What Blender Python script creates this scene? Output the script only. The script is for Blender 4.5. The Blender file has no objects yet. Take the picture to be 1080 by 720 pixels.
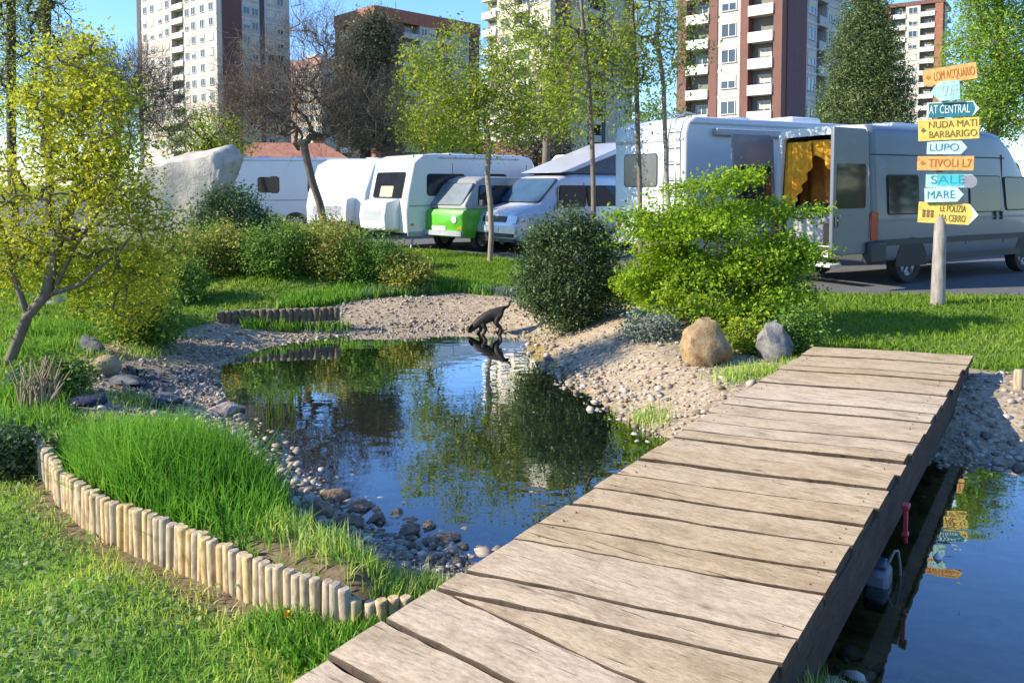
import bpy, bmesh, math, random
import numpy as np
from mathutils import Vector, Matrix

random.seed(7)
RNG = np.random.default_rng(11)
R = math.radians
scene = bpy.context.scene
COL = scene.collection

# ------------------------------------------------------------------ camera
CAM_Z, F_PX, HORIZON = 1.65, 840.0, 195.0
PITCH = R(3.0)                            # nearly level; the picture is the lower part of a taller frame
PP_Y = HORIZON + F_PX * math.tan(PITCH)   # row of the optical axis
cam_data = bpy.data.cameras.new('camera')
cam = bpy.data.objects.new('camera', cam_data)
COL.objects.link(cam)
cam.location = (0, 0, CAM_Z)
cam.rotation_euler = (math.pi / 2 - PITCH, 0, 0)
cam_data.shift_y = -(360 - PP_Y) / 1080
cam_data.sensor_width = 36
cam_data.lens = F_PX / 1080 * 36
cam_data.clip_start = 0.05
cam_data.clip_end = 3000
scene.camera = cam

# ------------------------------------------------------------------ light
SUN_EL, SUN_AZ = R(29), R(12)            # from the left, a little behind the camera
to_sun = Vector((-math.cos(SUN_AZ) * math.cos(SUN_EL), -math.sin(SUN_AZ) * math.cos(SUN_EL), math.sin(SUN_EL)))
world = bpy.data.worlds.new('World')
scene.world = world
world.use_nodes = True
wn = world.node_tree
sky = wn.nodes.new('ShaderNodeTexSky')
sky.sky_type = 'NISHITA'
sky.sun_disc = False
sky.sun_elevation = SUN_EL
sky.sun_rotation = math.atan2(to_sun.x, to_sun.y)
sky.altitude = 300
sky.air_density = 1.25
sky.dust_density = 0.05
sky.ozone_density = 2.2
hs = wn.nodes.new('ShaderNodeHueSaturation')
hs.inputs['Saturation'].default_value = 1.12
wn.links.new(sky.outputs[0], hs.inputs['Color'])
tint = wn.nodes.new('ShaderNodeMix'); tint.data_type = 'RGBA'; tint.blend_type = 'MULTIPLY'; tint.inputs[0].default_value = 1.0
tint.inputs[7].default_value = (0.64, 0.83, 1.20, 1)
wn.links.new(hs.outputs[0], tint.inputs[6])
wn.links.new(tint.outputs[2], wn.nodes['Background'].inputs[0])
wn.nodes['Background'].inputs[1].default_value = 0.135
sd = bpy.data.lights.new('sun', 'SUN')
sd.energy = 4.6
sd.angle = R(0.5)
sd.color = (1.0, 0.91, 0.75)
sun = bpy.data.objects.new('sun', sd)
COL.objects.link(sun)
sun.rotation_euler = to_sun.to_track_quat('Z', 'Y').to_euler()
sun.location = to_sun * 60
vs = scene.view_settings
vs.view_transform = 'Standard'
vs.look = 'None'
vs.exposure = 1.0
vs.gamma = 1.0
vs.use_curve_mapping = False
cy = scene.cycles
cy.max_bounces = 8
cy.transparent_max_bounces = 12
cy.diffuse_bounces = 3
cy.glossy_bounces = 3
cy.caustics_reflective = False
cy.caustics_refractive = False

# ------------------------------------------------------------------ photo pixel -> place
FWD = np.array([0, math.cos(PITCH), -math.sin(PITCH)])
UPV = np.array([0, math.sin(PITCH), math.cos(PITCH)])
def ray(px, py):
    return FWD * F_PX + np.array([1., 0, 0]) * (px - 540) - UPV * (py - PP_Y)
def at(px, py, z=0.0):
    d = ray(px, py); t = (z - CAM_Z) / d[2]
    return np.array([d[0] * t, d[1] * t, z])
def atY(px, py, Y):
    d = ray(px, py); t = Y / d[1]
    return np.array([d[0] * t, Y, CAM_Z + d[2] * t])

# ------------------------------------------------------------------ materials
MATS = {}
def new_mat(name):
    m = bpy.data.materials.new(name); m.use_nodes = True
    nt = m.node_tree
    return m, nt, nt.nodes['Principled BSDF'], nt.links
def ramp(nt, fac, stops):
    r = nt.nodes.new('ShaderNodeValToRGB')
    e = r.color_ramp.elements
    while len(e) > len(stops): e.remove(e[-1])
    while len(e) < len(stops): e.new(0.5)
    for el, (p, c) in zip(e, stops):
        el.position = p; el.color = (*c, 1) if len(c) == 3 else c
    nt.links.new(fac, r.inputs[0]); return r.outputs[0]
def noise_tex(nt, scale, detail=4, rough=0.55, coord='Object', vec_scale=None):
    tc = nt.nodes.new('ShaderNodeTexCoord')
    n = nt.nodes.new('ShaderNodeTexNoise')
    n.inputs['Scale'].default_value = scale
    n.inputs['Detail'].default_value = detail
    n.inputs['Roughness'].default_value = rough
    src = tc.outputs[coord]
    if vec_scale:
        mp = nt.nodes.new('ShaderNodeMapping'); mp.inputs['Scale'].default_value = vec_scale
        nt.links.new(src, mp.inputs[0]); src = mp.outputs[0]
    nt.links.new(src, n.inputs['Vector'])
    return n.outputs[0]
def mix_col(nt, fac, a, b, mode='MIX'):
    m = nt.nodes.new('ShaderNodeMix'); m.data_type = 'RGBA'; m.blend_type = mode
    for s, v in ((0, fac), (6, a), (7, b)):
        if hasattr(v, 'links'): nt.links.new(v, m.inputs[s])
        elif s == 0: m.inputs[0].default_value = v
        else: m.inputs[s].default_value = (*v, 1)
    return m.outputs[2]
def bump(nt, bsdf, height, strength=0.3, dist=0.02):
    b = nt.nodes.new('ShaderNodeBump'); b.inputs['Strength'].default_value = strength
    b.inputs['Distance'].default_value = dist
    nt.links.new(height, b.inputs['Height']); nt.links.new(b.outputs[0], bsdf.inputs['Normal'])
def attr(nt, name):
    a = nt.nodes.new('ShaderNodeAttribute'); a.attribute_name = name
    return a
def simple(name, col, rough=0.6, metal=0.0, var=0.12, scale=6.0, bmp=0.0, coat=0.0, spec=0.5):
    if name in MATS: return MATS[name]
    m, nt, b, L = new_mat(name)
    lo = tuple(c * (1 - var) for c in col); hi = tuple(min(1, c * (1 + var)) for c in col)
    n = noise_tex(nt, scale, 5)
    L.new(ramp(nt, n, [(0.3, lo), (0.7, hi)]), b.inputs['Base Color'])
    b.inputs['Roughness'].default_value = rough
    b.inputs['Metallic'].default_value = metal
    b.inputs['Coat Weight'].default_value = coat
    b.inputs['Specular IOR Level'].default_value = spec
    if bmp: bump(nt, b, noise_tex(nt, scale * 4, 6), bmp, 0.01)
    MATS[name] = m; return m
def leaf_mat(name, stops, trans=0.4, rough=0.5):
    """leaf colour by a random number each leaf carries, part of the light passes through"""
    if name in MATS: return MATS[name]
    m, nt, b, L = new_mat(name)
    c = ramp(nt, attr(nt, 'rnd').outputs['Fac'], stops)
    L.new(c, b.inputs['Base Color']); b.inputs['Roughness'].default_value = rough
    b.inputs['Specular IOR Level'].default_value = 0.14
    t = nt.nodes.new('ShaderNodeBsdfTranslucent'); L.new(c, t.inputs[0])
    mx = nt.nodes.new('ShaderNodeMixShader'); mx.inputs[0].default_value = trans
    L.new(b.outputs[0], mx.inputs[1]); L.new(t.outputs[0], mx.inputs[2])
    L.new(mx.outputs[0], nt.nodes['Material Output'].inputs[0])
    MATS[name] = m; return m
def bark_mat(name, a, b_):
    if name in MATS: return MATS[name]
    m, nt, b, L = new_mat(name)
    n = noise_tex(nt, 14, 6, 0.65, vec_scale=(1, 1, 0.25))
    L.new(ramp(nt, n, [(0.3, a), (0.7, b_)]), b.inputs['Base Color'])
    b.inputs['Roughness'].default_value = 0.9
    bump(nt, b, n, 0.6, 0.02)
    MATS[name] = m; return m

# ------------------------------------------------------------------ object helpers
def tag(o, label=None, cat=None, group=None, kind=None):
    if label: o['label'] = label
    if cat: o['category'] = cat
    if group: o['group'] = group
    if kind: o['kind'] = kind
    return o
def empty(name, loc=(0, 0, 0), rz=0.0, label=None, cat=None, group=None):
    o = bpy.data.objects.new(name, None); COL.objects.link(o)
    o.empty_display_size = 0.2
    o.location = [float(v) for v in loc]; o.rotation_euler = (0, 0, rz)
    return tag(o, label, cat, group)
def np_mesh(name, V, faces, mat, parent=None, attrs=None, smooth=False, loc=None):
    """V (n,3); faces: (m,k) int array or a list of such arrays"""
    if not isinstance(faces, list): faces = [faces]
    if len(V) == 0: return bpy.data.objects.new(name, None)
    faces = [np.asarray(f, dtype=np.int32) for f in faces if len(f)]
    me = bpy.data.meshes.new(name)
    V = np.asarray(V, dtype=np.float32)
    me.vertices.add(len(V)); me.vertices.foreach_set('co', V.ravel())
    loops = np.concatenate([f.ravel() for f in faces])
    sizes = np.concatenate([np.full(len(f), f.shape[1], np.int32) for f in faces])
    starts = np.concatenate([[0], np.cumsum(sizes)[:-1]]).astype(np.int32)
    me.loops.add(len(loops)); me.loops.foreach_set('vertex_index', loops)
    me.polygons.add(len(sizes)); me.polygons.foreach_set('loop_start', starts)
    if smooth: me.polygons.foreach_set('use_smooth', np.ones(len(sizes), bool))
    me.update(calc_edges=True); me.validate()
    for an, (dom, arr) in (attrs or {}).items():
        a = me.attributes.new(an, 'FLOAT', dom); a.data.foreach_set('value', np.asarray(arr, np.float32))
    me.materials.append(mat)
    o = bpy.data.objects.new(name, me); COL.objects.link(o)
    if parent: o.parent = parent
    if loc is not None: o.location = loc
    return o

class MB:
    """collects shapes, then links them as one mesh object"""
    def __init__(s): s.v = []; s.f = []
    def add(s, vs, fs):
        k = len(s.v); s.v += [tuple(float(c) for c in v) for v in vs]; s.f += [tuple(i + k for i in f) for f in fs]
    def box(s, c, size, rz=0, M=None):
        hx, hy, hz = [d / 2 for d in size]
        P = [Vector((x, y, z)) for z in (-hz, hz) for x, y in ((-hx, -hy), (hx, -hy), (hx, hy), (-hx, hy))]
        M = M or Matrix.Rotation(rz, 3, 'Z'); c = Vector(c)
        s.add([c + M @ p for p in P], [(3, 2, 1, 0), (4, 5, 6, 7), (0, 1, 5, 4), (1, 2, 6, 5), (2, 3, 7, 6), (3, 0, 4, 7)]); return s
    def tube(s, pts, radii, n=8, cap=True):
        pts = [Vector(p) for p in pts]
        if not hasattr(radii, '__len__'): radii = [radii] * len(pts)
        rings = []; up = Vector((0, 0, 1)); prev = None
        for i, p in enumerate(pts):
            d = (pts[min(i + 1, len(pts) - 1)] - pts[max(i - 1, 0)]).normalized()
            a = prev if prev is not None else (up.cross(d) if abs(d.z) < 0.95 else Vector((1, 0, 0)))
            a = (a - d * a.dot(d)).normalized(); b = d.cross(a); prev = a
            rings.append([p + (a * math.cos(2 * math.pi * k / n) + b * math.sin(2 * math.pi * k / n)) * radii[i] for k in range(n)])
        fs = []
        for i in range(len(pts) - 1):
            for k in range(n):
                fs.append((i * n + k, i * n + (k + 1) % n, (i + 1) * n + (k + 1) % n, (i + 1) * n + k))
        if cap:
            fs.append(tuple(range(n - 1, -1, -1))); fs.append(tuple((len(pts) - 1) * n + k for k in range(n)))
        s.add([v for r in rings for v in r], fs); return s
    def prism(s, poly, off):
        """closed polygon of 3D points pushed along the vector off"""
        n = len(poly); off = Vector(off); P = [Vector(p) for p in poly]
        s.add(P + [p + off for p in P], [tuple(range(n - 1, -1, -1)), tuple(range(n, 2 * n))] +
              [(i, (i + 1) % n, n + (i + 1) % n, n + i) for i in range(n)]); return s
    def loft(s, rings, cap0=True, cap1=True):
        n = len(rings[0]); fs = []
        for i in range(len(rings) - 1):
            for k in range(n):
                fs.append((i * n + k, i * n + (k + 1) % n, (i + 1) * n + (k + 1) % n, (i + 1) * n + k))
        if cap0: fs.append(tuple(range(n - 1, -1, -1)))
        if cap1: fs.append(tuple((len(rings) - 1) * n + k for k in range(n)))
        s.add([v for r in rings for v in r], fs); return s
    def disc(s, c, nrm, r0, r1, depth, n=20):
        """a turned ring profile: outer radius r1, inner r0, length depth along nrm"""
        nrm = Vector(nrm).normalized(); c = Vector(c)
        s.tube([c - nrm * depth / 2, c + nrm * depth / 2], [r1, r1], n); return s
    def build(s, name, mat, parent=None, bevel=0, seg=2, smooth=None, loc=None, solid=0):
        me = bpy.data.meshes.new(name); me.from_pydata(s.v, [], s.f); me.update()
        bm = bmesh.new(); bm.from_mesh(me); bmesh.ops.recalc_face_normals(bm, faces=bm.faces); bm.to_mesh(me); bm.free()
        me.materials.append(mat)
        if smooth is not None or bevel:
            me.polygons.foreach_set('use_smooth', [True] * len(me.polygons))
            me.set_sharp_from_angle(angle=R(smooth or 40))
        o = bpy.data.objects.new(name, me); COL.objects.link(o)
        if parent: o.parent = parent
        if loc is not None: o.location = [float(v) for v in loc]
        if solid:
            sm = o.modifiers.new('solid', 'SOLIDIFY'); sm.thickness = solid; sm.offset = -1
        if bevel:
            b = o.modifiers.new('bevel', 'BEVEL'); b.width = bevel; b.segments = seg; b.limit_method = 'ANGLE'; b.angle_limit = R(30)
            b.harden_normals = False
        return o
def copy_tree(o, parent=None):
    c = o.copy(); COL.objects.link(c); c.parent = parent
    for ch in list(o.children): copy_tree(ch, c)
    return c

# ------------------------------------------------------------------ plane geometry (vectorised)
def seg_dist(P, poly):
    d = np.full(len(P), 1e9)
    n = len(poly)
    for i in range(n):
        a, b = poly[i], poly[(i + 1) % n]
        ab = b - a; L2 = ab @ ab + 1e-12
        t = np.clip(((P - a) @ ab) / L2, 0, 1)
        q = P - a - t[:, None] * ab
        d = np.minimum(d, np.hypot(q[:, 0], q[:, 1]))
    return d
def inside(P, poly):
    r = np.zeros(len(P), bool); n = len(poly); x, y = P[:, 0], P[:, 1]
    for i in range(n):
        (x1, y1), (x2, y2) = poly[i], poly[(i + 1) % n]
        c = (y1 > y) != (y2 > y)
        with np.errstate(divide='ignore', invalid='ignore'):
            r ^= c & (x < (x2 - x1) * (y - y1) / (y2 - y1 + 1e-15) + x1)
    return r
def sdist(P, poly):
    d = seg_dist(P, poly); return np.where(inside(P, poly), -d, d)
def smooth_poly(pts, it=2):
    p = np.array(pts, float)
    for _ in range(it):
        q = np.roll(p, -1, 0)
        p = np.stack([p * .75 + q * .25, p * .25 + q * .75], 1).reshape(-1, 2)
    return p
def sstep(a, b, x):
    t = np.clip((x - a) / (b - a), 0, 1); return t * t * (3 - 2 * t)
def wav(x, y, s, k=0):
    return (np.sin(x * s * 1.31 + y * s * .73 + k) + np.sin(x * s * -.87 + y * s * 1.57 + 2.1 * k + 1) +
            np.sin(x * s * 2.3 + y * s * 1.9 + k * 3 + 4) * .6 + np.sin(x * s * 3.1 - y * s * 2.7 + k) * .45) / 3.05

# ------------------------------------------------------------------ terrain
WL = -0.28
pond_px = [(222, 392), (250, 373), (290, 362), (330, 356), (400, 349), (470, 346), (530, 348), (568, 357), (586, 378), (612, 404),
           (650, 434), (690, 457), (760, 474), (860, 478), (985, 483), (1080, 491), (1200, 500)]
pond_pts = [at(x, y, WL)[:2] for x, y in pond_px] + [np.array([5.6, 5.3]), np.array([5.2, 3.6]), np.array([4.2, 2.2]), np.array([3.0, 1.5]), np.array([1.9, 1.35])]
pond_pts += [at(x, y, WL)[:2] for x, y in [(905, 742), (850, 722), (790, 700), (640, 648), (560, 615), (505, 597), (455, 578), (400, 562), (345, 538), (312, 505), (272, 474), (244, 445), (226, 415)]]
POND = smooth_poly(pond_pts, 2)
grav_px = [(70, 448), (52, 400), (90, 372), (160, 358), (205, 344), (250, 334), (330, 326), (420, 319), (480, 315), (560, 319), (610, 322), (660, 326), (720, 344), (800, 385), (840, 392),
           (880, 380), (1035, 398), (1090, 405), (1250, 420)]
grav_pts = [at(x, y, -0.08)[:2] for x, y in grav_px] + [np.array([6.5, 5.4]), np.array([6.2, 3.2]), np.array([4.6, 1.4]), np.array([3.0, 0.9]), np.array([1.6, 1.0])]
grav_pts += [at(x, y, -0.1)[:2] for x, y in [(900, 752), (800, 712), (640, 664), (500, 612), (440, 602), (400, 590), (340, 572), (300, 540), (262, 505), (215, 482), (150, 470)]]
GRAV = smooth_poly(grav_pts, 1)
road_px = [(-900, 243), (0, 249), (250, 254), (400, 259), (500, 268), (560, 276), (650, 288), (760, 300), (860, 308), (960, 311), (1080, 312), (1400, 312)]
ROAD = np.array([at(x, y, 0)[:2] for x, y in road_px] + [np.array([160., 40.]), np.array([160., 90.]), np.array([-120., 90.])])
fence_px = [(-40, 445), (14, 470), (34, 486), (58, 520), (74, 540), (110, 568), (165, 590), (215, 612), (262, 634), (310, 652), (352, 664), (392, 668), (432, 662)]
FENCE = np.array([at(x, y, 0)[:2] for x, y in fence_px[2:]])
MOUND = np.array([at(x, y, 0)[:2] for x, y in [(30, 470), (74, 536), (165, 586), (262, 628), (352, 656), (425, 650), (400, 600), (330, 570), (300, 530), (240, 490), (150, 462)]])

def masks(P):
    dp = sdist(P, POND)
    dg = sdist(P, GRAV) + 0.10 * wav(P[:, 0], P[:, 1], 3.1) + .05 * wav(P[:, 0], P[:, 1], 9)
    dr = sdist(P, ROAD) + 0.12 * wav(P[:, 0], P[:, 1], 2.2, 2)
    return dp, dg, dr
def H(P):
    x, y = P[:, 0], P[:, 1]
    dp = sdist(P, POND)
    bw = 0.95 + 0.5 * sstep(-1.5, -3, x) * sstep(4.5, 6, y)
    out = WL + (-WL) * sstep(-0.12, 1, dp / bw)
    out = np.where(dp > 0, np.maximum(out, WL + 0.02 + .02 * wav(x, y, 7)), out)
    inn = WL + 0.02 - 0.42 * sstep(0, 1.6, -dp)
    z = np.where(dp > 0, out, np.minimum(inn, WL + 0.0 + dp * 0.12))
    dm = sdist(P, MOUND)
    z = z + 0.13 * sstep(0.02, -0.14, dm) * sstep(0.0, 0.5, dp)
    z = z + 0.32 * np.exp(-(((x + 3.4) / 2.6) ** 2 + ((y - 12.9) / 1.3) ** 2)) * sstep(1.2, 2, dp)
    z = z + 0.10 * np.exp(-(((x - 1.9) / 1.6) ** 2 + ((y - 9.0) / 0.9) ** 2))
    dr = sdist(P, ROAD)
    lump = 0.015 * wav(x, y, 2.3) + 0.008 * wav(x, y, 6.1, 1)
    z = z + lump * sstep(0, 0.5, dr) * np.where(dp > 0, 1, .5)
    z = np.where(dr < 0, -0.015 + 0 * z, z)
    return z
def hz(x, y): return float(H(np.array([[x, y]]))[0])

def graded(lo, hi, step, far_lo, far_hi):
    core = np.arange(lo, hi + 1e-6, step); a = [core]
    s, v = step, lo; left = []
    while v > far_lo: s *= 1.25; v -= s; left.append(v)
    s, v = step, core[-1]; right = []
    while v < far_hi: s *= 1.25; v += s; right.append(v)
    return np.concatenate([left[::-1], core, right])
xs = graded(-6.0, 6.5, 0.05, -900, 900)
ys = np.concatenate([np.arange(-6, 1.0, .5), np.arange(1.0, 11.6, 0.05), graded(11.6, 24, 0.12, 11.7, 1800)])
ys = np.unique(np.round(ys, 4))
GX, GY = np.meshgrid(xs, ys)
P = np.stack([GX.ravel(), GY.ravel()], 1)
Z = H(P)
dp, dg, dr = masks(P)
W_, H_ = len(xs), len(ys)
idx = np.arange(W_ * H_).reshape(H_, W_)
quads = np.stack([idx[:-1, :-1].ravel(), idx[:-1, 1:].ravel(), idx[1:, 1:].ravel(), idx[1:, :-1].ravel()], 1)
df = seg_dist(P, FENCE)
soil = np.clip(sstep(0.30, 0.04, df + .1 * wav(P[:, 0], P[:, 1], 8)), 0, 1)

m, nt, b, L = new_mat('ground_soil_gravel_grass'); MATS['ground'] = m
gn = noise_tex(nt, 26, 6, 0.7); gn2 = noise_tex(nt, 2.2, 4)
vor = nt.nodes.new('ShaderNodeTexVoronoi'); vor.inputs['Scale'].default_value = 38
tc = nt.nodes.new('ShaderNodeTexCoord'); L.new(tc.outputs['Object'], vor.inputs['Vector'])
grass_c = mix_col(nt, gn2, ramp(nt, gn, [(0.3, (0.10, 0.17, 0.03)), (0.7, (0.22, 0.30, 0.06))]), ramp(nt, gn, [(0.3, (0.08, 0.14, 0.02)), (0.75, (0.20, 0.24, 0.06))]))
sepc = nt.nodes.new('ShaderNodeSeparateColor'); L.new(vor.outputs['Color'], sepc.inputs[0])
peb_c = ramp(nt, sepc.outputs[0], [(0.0, (0.12, 0.10, 0.075)), (0.35, (0.29, 0.235, 0.165)), (0.7, (0.40, 0.33, 0.23)), (1, (0.48, 0.45, 0.39))])
sand_c = ramp(nt, gn, [(0.3, (0.29, 0.185, 0.09)), (0.7, (0.50, 0.35, 0.185))])
grav_c = mix_col(nt, 0.65, sand_c, peb_c)
bot_c = ramp(nt, noise_tex(nt, 7.5, 6, .7), [(0.30, (0.10, 0.075, 0.022)), (0.5, (0.30, 0.22, 0.07)), (0.7, (0.50, 0.37, 0.16))])
road_c = ramp(nt, noise_tex(nt, 7, 8, .7), [(0.3, (0.10, 0.098, 0.095)), (0.7, (0.17, 0.16, 0.15))])
soil_c = ramp(nt, gn, [(0.3, (0.09, 0.06, 0.035)), (0.7, (0.24, 0.18, 0.10))])
c = mix_col(nt, attr(nt, 'soil').outputs['Fac'], grass_c, soil_c)
c = mix_col(nt, attr(nt, 'gravel').outputs['Fac'], c, grav_c)
c = mix_col(nt, attr(nt, 'bottom').outputs['Fac'], c, bot_c)
c = mix_col(nt, attr(nt, 'road').outputs['Fac'], c, road_c)
L.new(c, b.inputs['Base Color']); b.inputs['Roughness'].default_value = 0.92
b.inputs['Specular IOR Level'].default_value = 0.2
bump(nt, b, gn, 0.5, 0.02)
ground = np_mesh('ground', np.column_stack([P, Z]), quads, m, smooth=True, attrs={
    'gravel': ('POINT', sstep(0.08, -0.08, dg)), 'bottom': ('POINT', sstep(0.02, -0.12, dp)),
    'road': ('POINT', sstep(0.06, -0.06, dr)), 'soil': ('POINT', soil)})
tag(ground, kind='structure')

# water: one sheet just covering the pond
m, nt, b, L = new_mat('pond_water')
nt.nodes.remove(b)
tr = nt.nodes.new('ShaderNodeBsdfTransparent'); tr.inputs[0].default_value = (0.86, 0.84, 0.70, 1)
gl = nt.nodes.new('ShaderNodeBsdfGlossy'); gl.inputs['Roughness'].default_value = 0.012
gl.inputs[0].default_value = (1, 1, 1, 1)
fr = nt.nodes.new('ShaderNodeFresnel'); fr.inputs['IOR'].default_value = 1.34
bp = nt.nodes.new('ShaderNodeBump'); bp.inputs['Strength'].default_value = 0.09; bp.inputs['Distance'].default_value = 0.02
L.new(noise_tex(nt, 3.2, 2, .5, vec_scale=(1, 1.6, 1)), bp.inputs['Height'])
L.new(bp.outputs[0], gl.inputs['Normal']); L.new(bp.outputs[0], fr.inputs['Normal'])
mx = nt.nodes.new('ShaderNodeMixShader')
ml = nt.nodes.new('ShaderNodeMath'); ml.operation = 'MULTIPLY'; ml.use_clamp = True; ml.inputs[1].default_value = 2.9
L.new(fr.outputs[0], ml.inputs[0]); L.new(ml.outputs[0], mx.inputs[0]); L.new(tr.outputs[0], mx.inputs[1]); L.new(gl.outputs[0], mx.inputs[2])
L.new(mx.outputs[0], nt.nodes['Material Output'].inputs[0])
cen = POND.mean(0)
wp = POND.copy()
nrm = np.roll(wp, -1, 0) - np.roll(wp, 1, 0); nrm = np.stack([nrm[:, 1], -nrm[:, 0]], 1); nrm /= np.linalg.norm(nrm, axis=1)[:, None]
sgn = -1 if inside(wp + nrm * .02, POND).mean() > .5 else 1
wp = wp + sgn * nrm * 0.10
SIGNED = float(np.sum(wp[:, 0] * np.roll(wp[:, 1], -1) - np.roll(wp[:, 0], -1) * wp[:, 1]))
me = bpy.data.meshes.new('pond_water'); me.from_pydata([(x, y, WL) for x, y in (wp if SIGNED > 0 else wp[::-1])], [], [tuple(range(len(wp)))]); me.materials.append(m)
water = bpy.data.objects.new('pond_water', me); COL.objects.link(water); tag(water, kind='structure')
# ================================================================== footbridge
def wood_mat(name, base, dark, light):
    if name in MATS: return MATS[name]
    m, nt, b, L = new_mat(name)
    tc = nt.nodes.new('ShaderNodeTexCoord')
    info = nt.nodes.new('ShaderNodeObjectInfo')
    off = nt.nodes.new('ShaderNodeVectorMath'); off.operation = 'SCALE'; off.inputs[0].default_value = (37, 91, 13)
    L.new(info.outputs['Random'], off.inputs['Scale'])
    add = nt.nodes.new('ShaderNodeVectorMath'); L.new(tc.outputs['UV'], add.inputs[0]); L.new(off.outputs[0], add.inputs[1])
    def nz(scale, vsc, det=6, ro=.6):
        mp = nt.nodes.new('ShaderNodeMapping'); mp.inputs['Scale'].default_value = vsc
        L.new(add.outputs[0], mp.inputs[0])
        n = nt.nodes.new('ShaderNodeTexNoise'); n.inputs['Scale'].default_value = scale; n.inputs['Detail'].default_value = det; n.inputs['Roughness'].default_value = ro
        L.new(mp.outputs[0], n.inputs['Vector']); return n.outputs[0]
    grain = nz(4.0, (1.6, 9, 1), 8, .72); blot = nz(3.4, (1.0, 2.2, 1), 7, .65); crack = nz(2.0, (1.6, 30, 1), 5, .6)
    c = ramp(nt, grain, [(0.2, dark), (0.46, base), (0.8, light)])
    c = mix_col(nt, ramp(nt, blot, [(0.46, (0, 0, 0)), (0.68, (0.75, 0.75, 0.75))]), c, (base[0] * .60, base[1] * .57, base[2] * .54))
    c = mix_col(nt, ramp(nt, crack, [(0.33, (.85, .85, .85)), (0.385, (0, 0, 0))]), c, tuple(x * .3 for x in dark))
    fine = nz(26.0, (1.0, 3.2, 1), 5, .75)
    c = mix_col(nt, .55, c, ramp(nt, fine, [(0.36, (.42, .38, .33)), (0.56, (1, 1, 1))]), 'MULTIPLY')
    vk = nt.nodes.new('ShaderNodeTexVoronoi'); vk.inputs['Scale'].default_value = 3.1
    mk = nt.nodes.new('ShaderNodeMapping'); mk.inputs['Scale'].default_value = (.8, 1.6, 1); L.new(add.outputs[0], mk.inputs[0]); L.new(mk.outputs[0], vk.inputs['Vector'])
    c = mix_col(nt, ramp(nt, vk.outputs['Distance'], [(0.03, (.85, .85, .85)), (0.10, (0, 0, 0))]), c, tuple(x * .5 for x in dark))
    hsv = nt.nodes.new('ShaderNodeHueSaturation'); L.new(c, hsv.inputs['Color'])
    ms = nt.nodes.new('ShaderNodeMapRange'); ms.inputs[3].default_value = 1.12; ms.inputs[4].default_value = .92; L.new(info.outputs['Random'], ms.inputs[0]); L.new(ms.outputs[0], hsv.inputs['Saturation'])
    mr = nt.nodes.new('ShaderNodeMapRange'); mr.inputs[3].default_value = 0.92; mr.inputs[4].default_value = 1.1
    L.new(info.outputs['Random'], mr.inputs[0]); L.new(mr.outputs[0], hsv.inputs['Value'])
    L.new(hsv.outputs[0], b.inputs['Base Color']); b.inputs['Roughness'].default_value = 0.85
    b.inputs['Specular IOR Level'].default_value = 0.25
    bump(nt, b, fine, 0.6, 0.004)
    MATS[name] = m; return m
PLANK = wood_mat('weathered_plank', (0.565, 0.425, 0.265), (0.40, 0.285, 0.17), (0.66, 0.53, 0.355))
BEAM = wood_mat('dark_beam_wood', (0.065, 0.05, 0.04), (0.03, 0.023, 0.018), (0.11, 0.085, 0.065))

DECK_Z = 0.18
BU = np.array([0.5706, 0.8212]); BN = np.array([0.8212, -0.5706]); B0 = np.array([-0.076, 3.122])
def deck(s, t): p = B0 + BU * s + BN * t; return p
bridge = empty('footbridge', (*deck(2.2, .58), 0), label='weathered plank footbridge crossing the narrow end of the pond', cat='bridge')
bo = np.array([*deck(2.2, .58), 0])
def plank(l0, l1, r0, r1):
    """one board from its two left and two right corners along the bridge; gaps and ragged ends built in"""
    g = 0.0055; j = lambda a: random.uniform(-a, a)
    EDGE = wood_mat('plank_edge_shade', (0.09, 0.065, 0.045), (0.05, 0.035, 0.022), (0.14, 0.10, 0.07))  # board sides coloured dark, painting shade into the gaps the sun would light
    wl, wr = -0.01 + j(.014), 1.165 + .012 * (l0) + j(.011)
    th = 0.045; zt = DECK_Z + j(.005) - .006; tilt = j(.006)
    N = 14; V = []; uv = []; F = []
    e0, e1 = [j(.010) + .004 for _ in range(N + 1)], [j(.010) - .004 for _ in range(N + 1)]
    c = 0.0035
    for i in range(N + 1):
        f = i / N; t = wl + (wr - wl) * f
        a = l0 + (r0 - l0) * f + g + e0[i] * .6; b_ = l1 + (r1 - l1) * f - g + e1[i] * .6
        zz = zt + tilt * (f - .5) + .003 * math.sin(f * 7 + l0)
        for s_, z in ((a, zz - th), (a, zz - c), (a + c, zz), ((a + b_) / 2, zz + .002), (b_ - c, zz), (b_, zz - c), (b_, zz - th)):
            q = deck(s_, t); V.append((q[0] - bo[0], q[1] - bo[1], z)); uv.append((t, s_))
    for i in range(N):
        for k in range(6): F.append((i * 7 + k, i * 7 + k + 1, (i + 1) * 7 + k + 1, (i + 1) * 7 + k))
        F.append((i * 7 + 6, i * 7, (i + 1) * 7, (i + 1) * 7 + 6))
    F.append(tuple(range(6, -1, -1))); F.append(tuple(N * 7 + k for k in range(7)))
    me = bpy.data.meshes.new('plank'); me.from_pydata(V, [], F)
    bm = bmesh.new(); bm.from_mesh(me); bmesh.ops.recalc_face_normals(bm, faces=bm.faces); bm.to_mesh(me); bm.free()
    ul = me.uv_layers.new(name='uv')
    for lp in me.loops: ul.data[lp.index].uv = uv[lp.vertex_index]
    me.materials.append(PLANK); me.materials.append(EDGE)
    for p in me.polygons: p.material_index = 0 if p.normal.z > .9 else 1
    o = bpy.data.objects.new('plank', me); COL.objects.link(o); o.parent = bridge; return o
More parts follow.
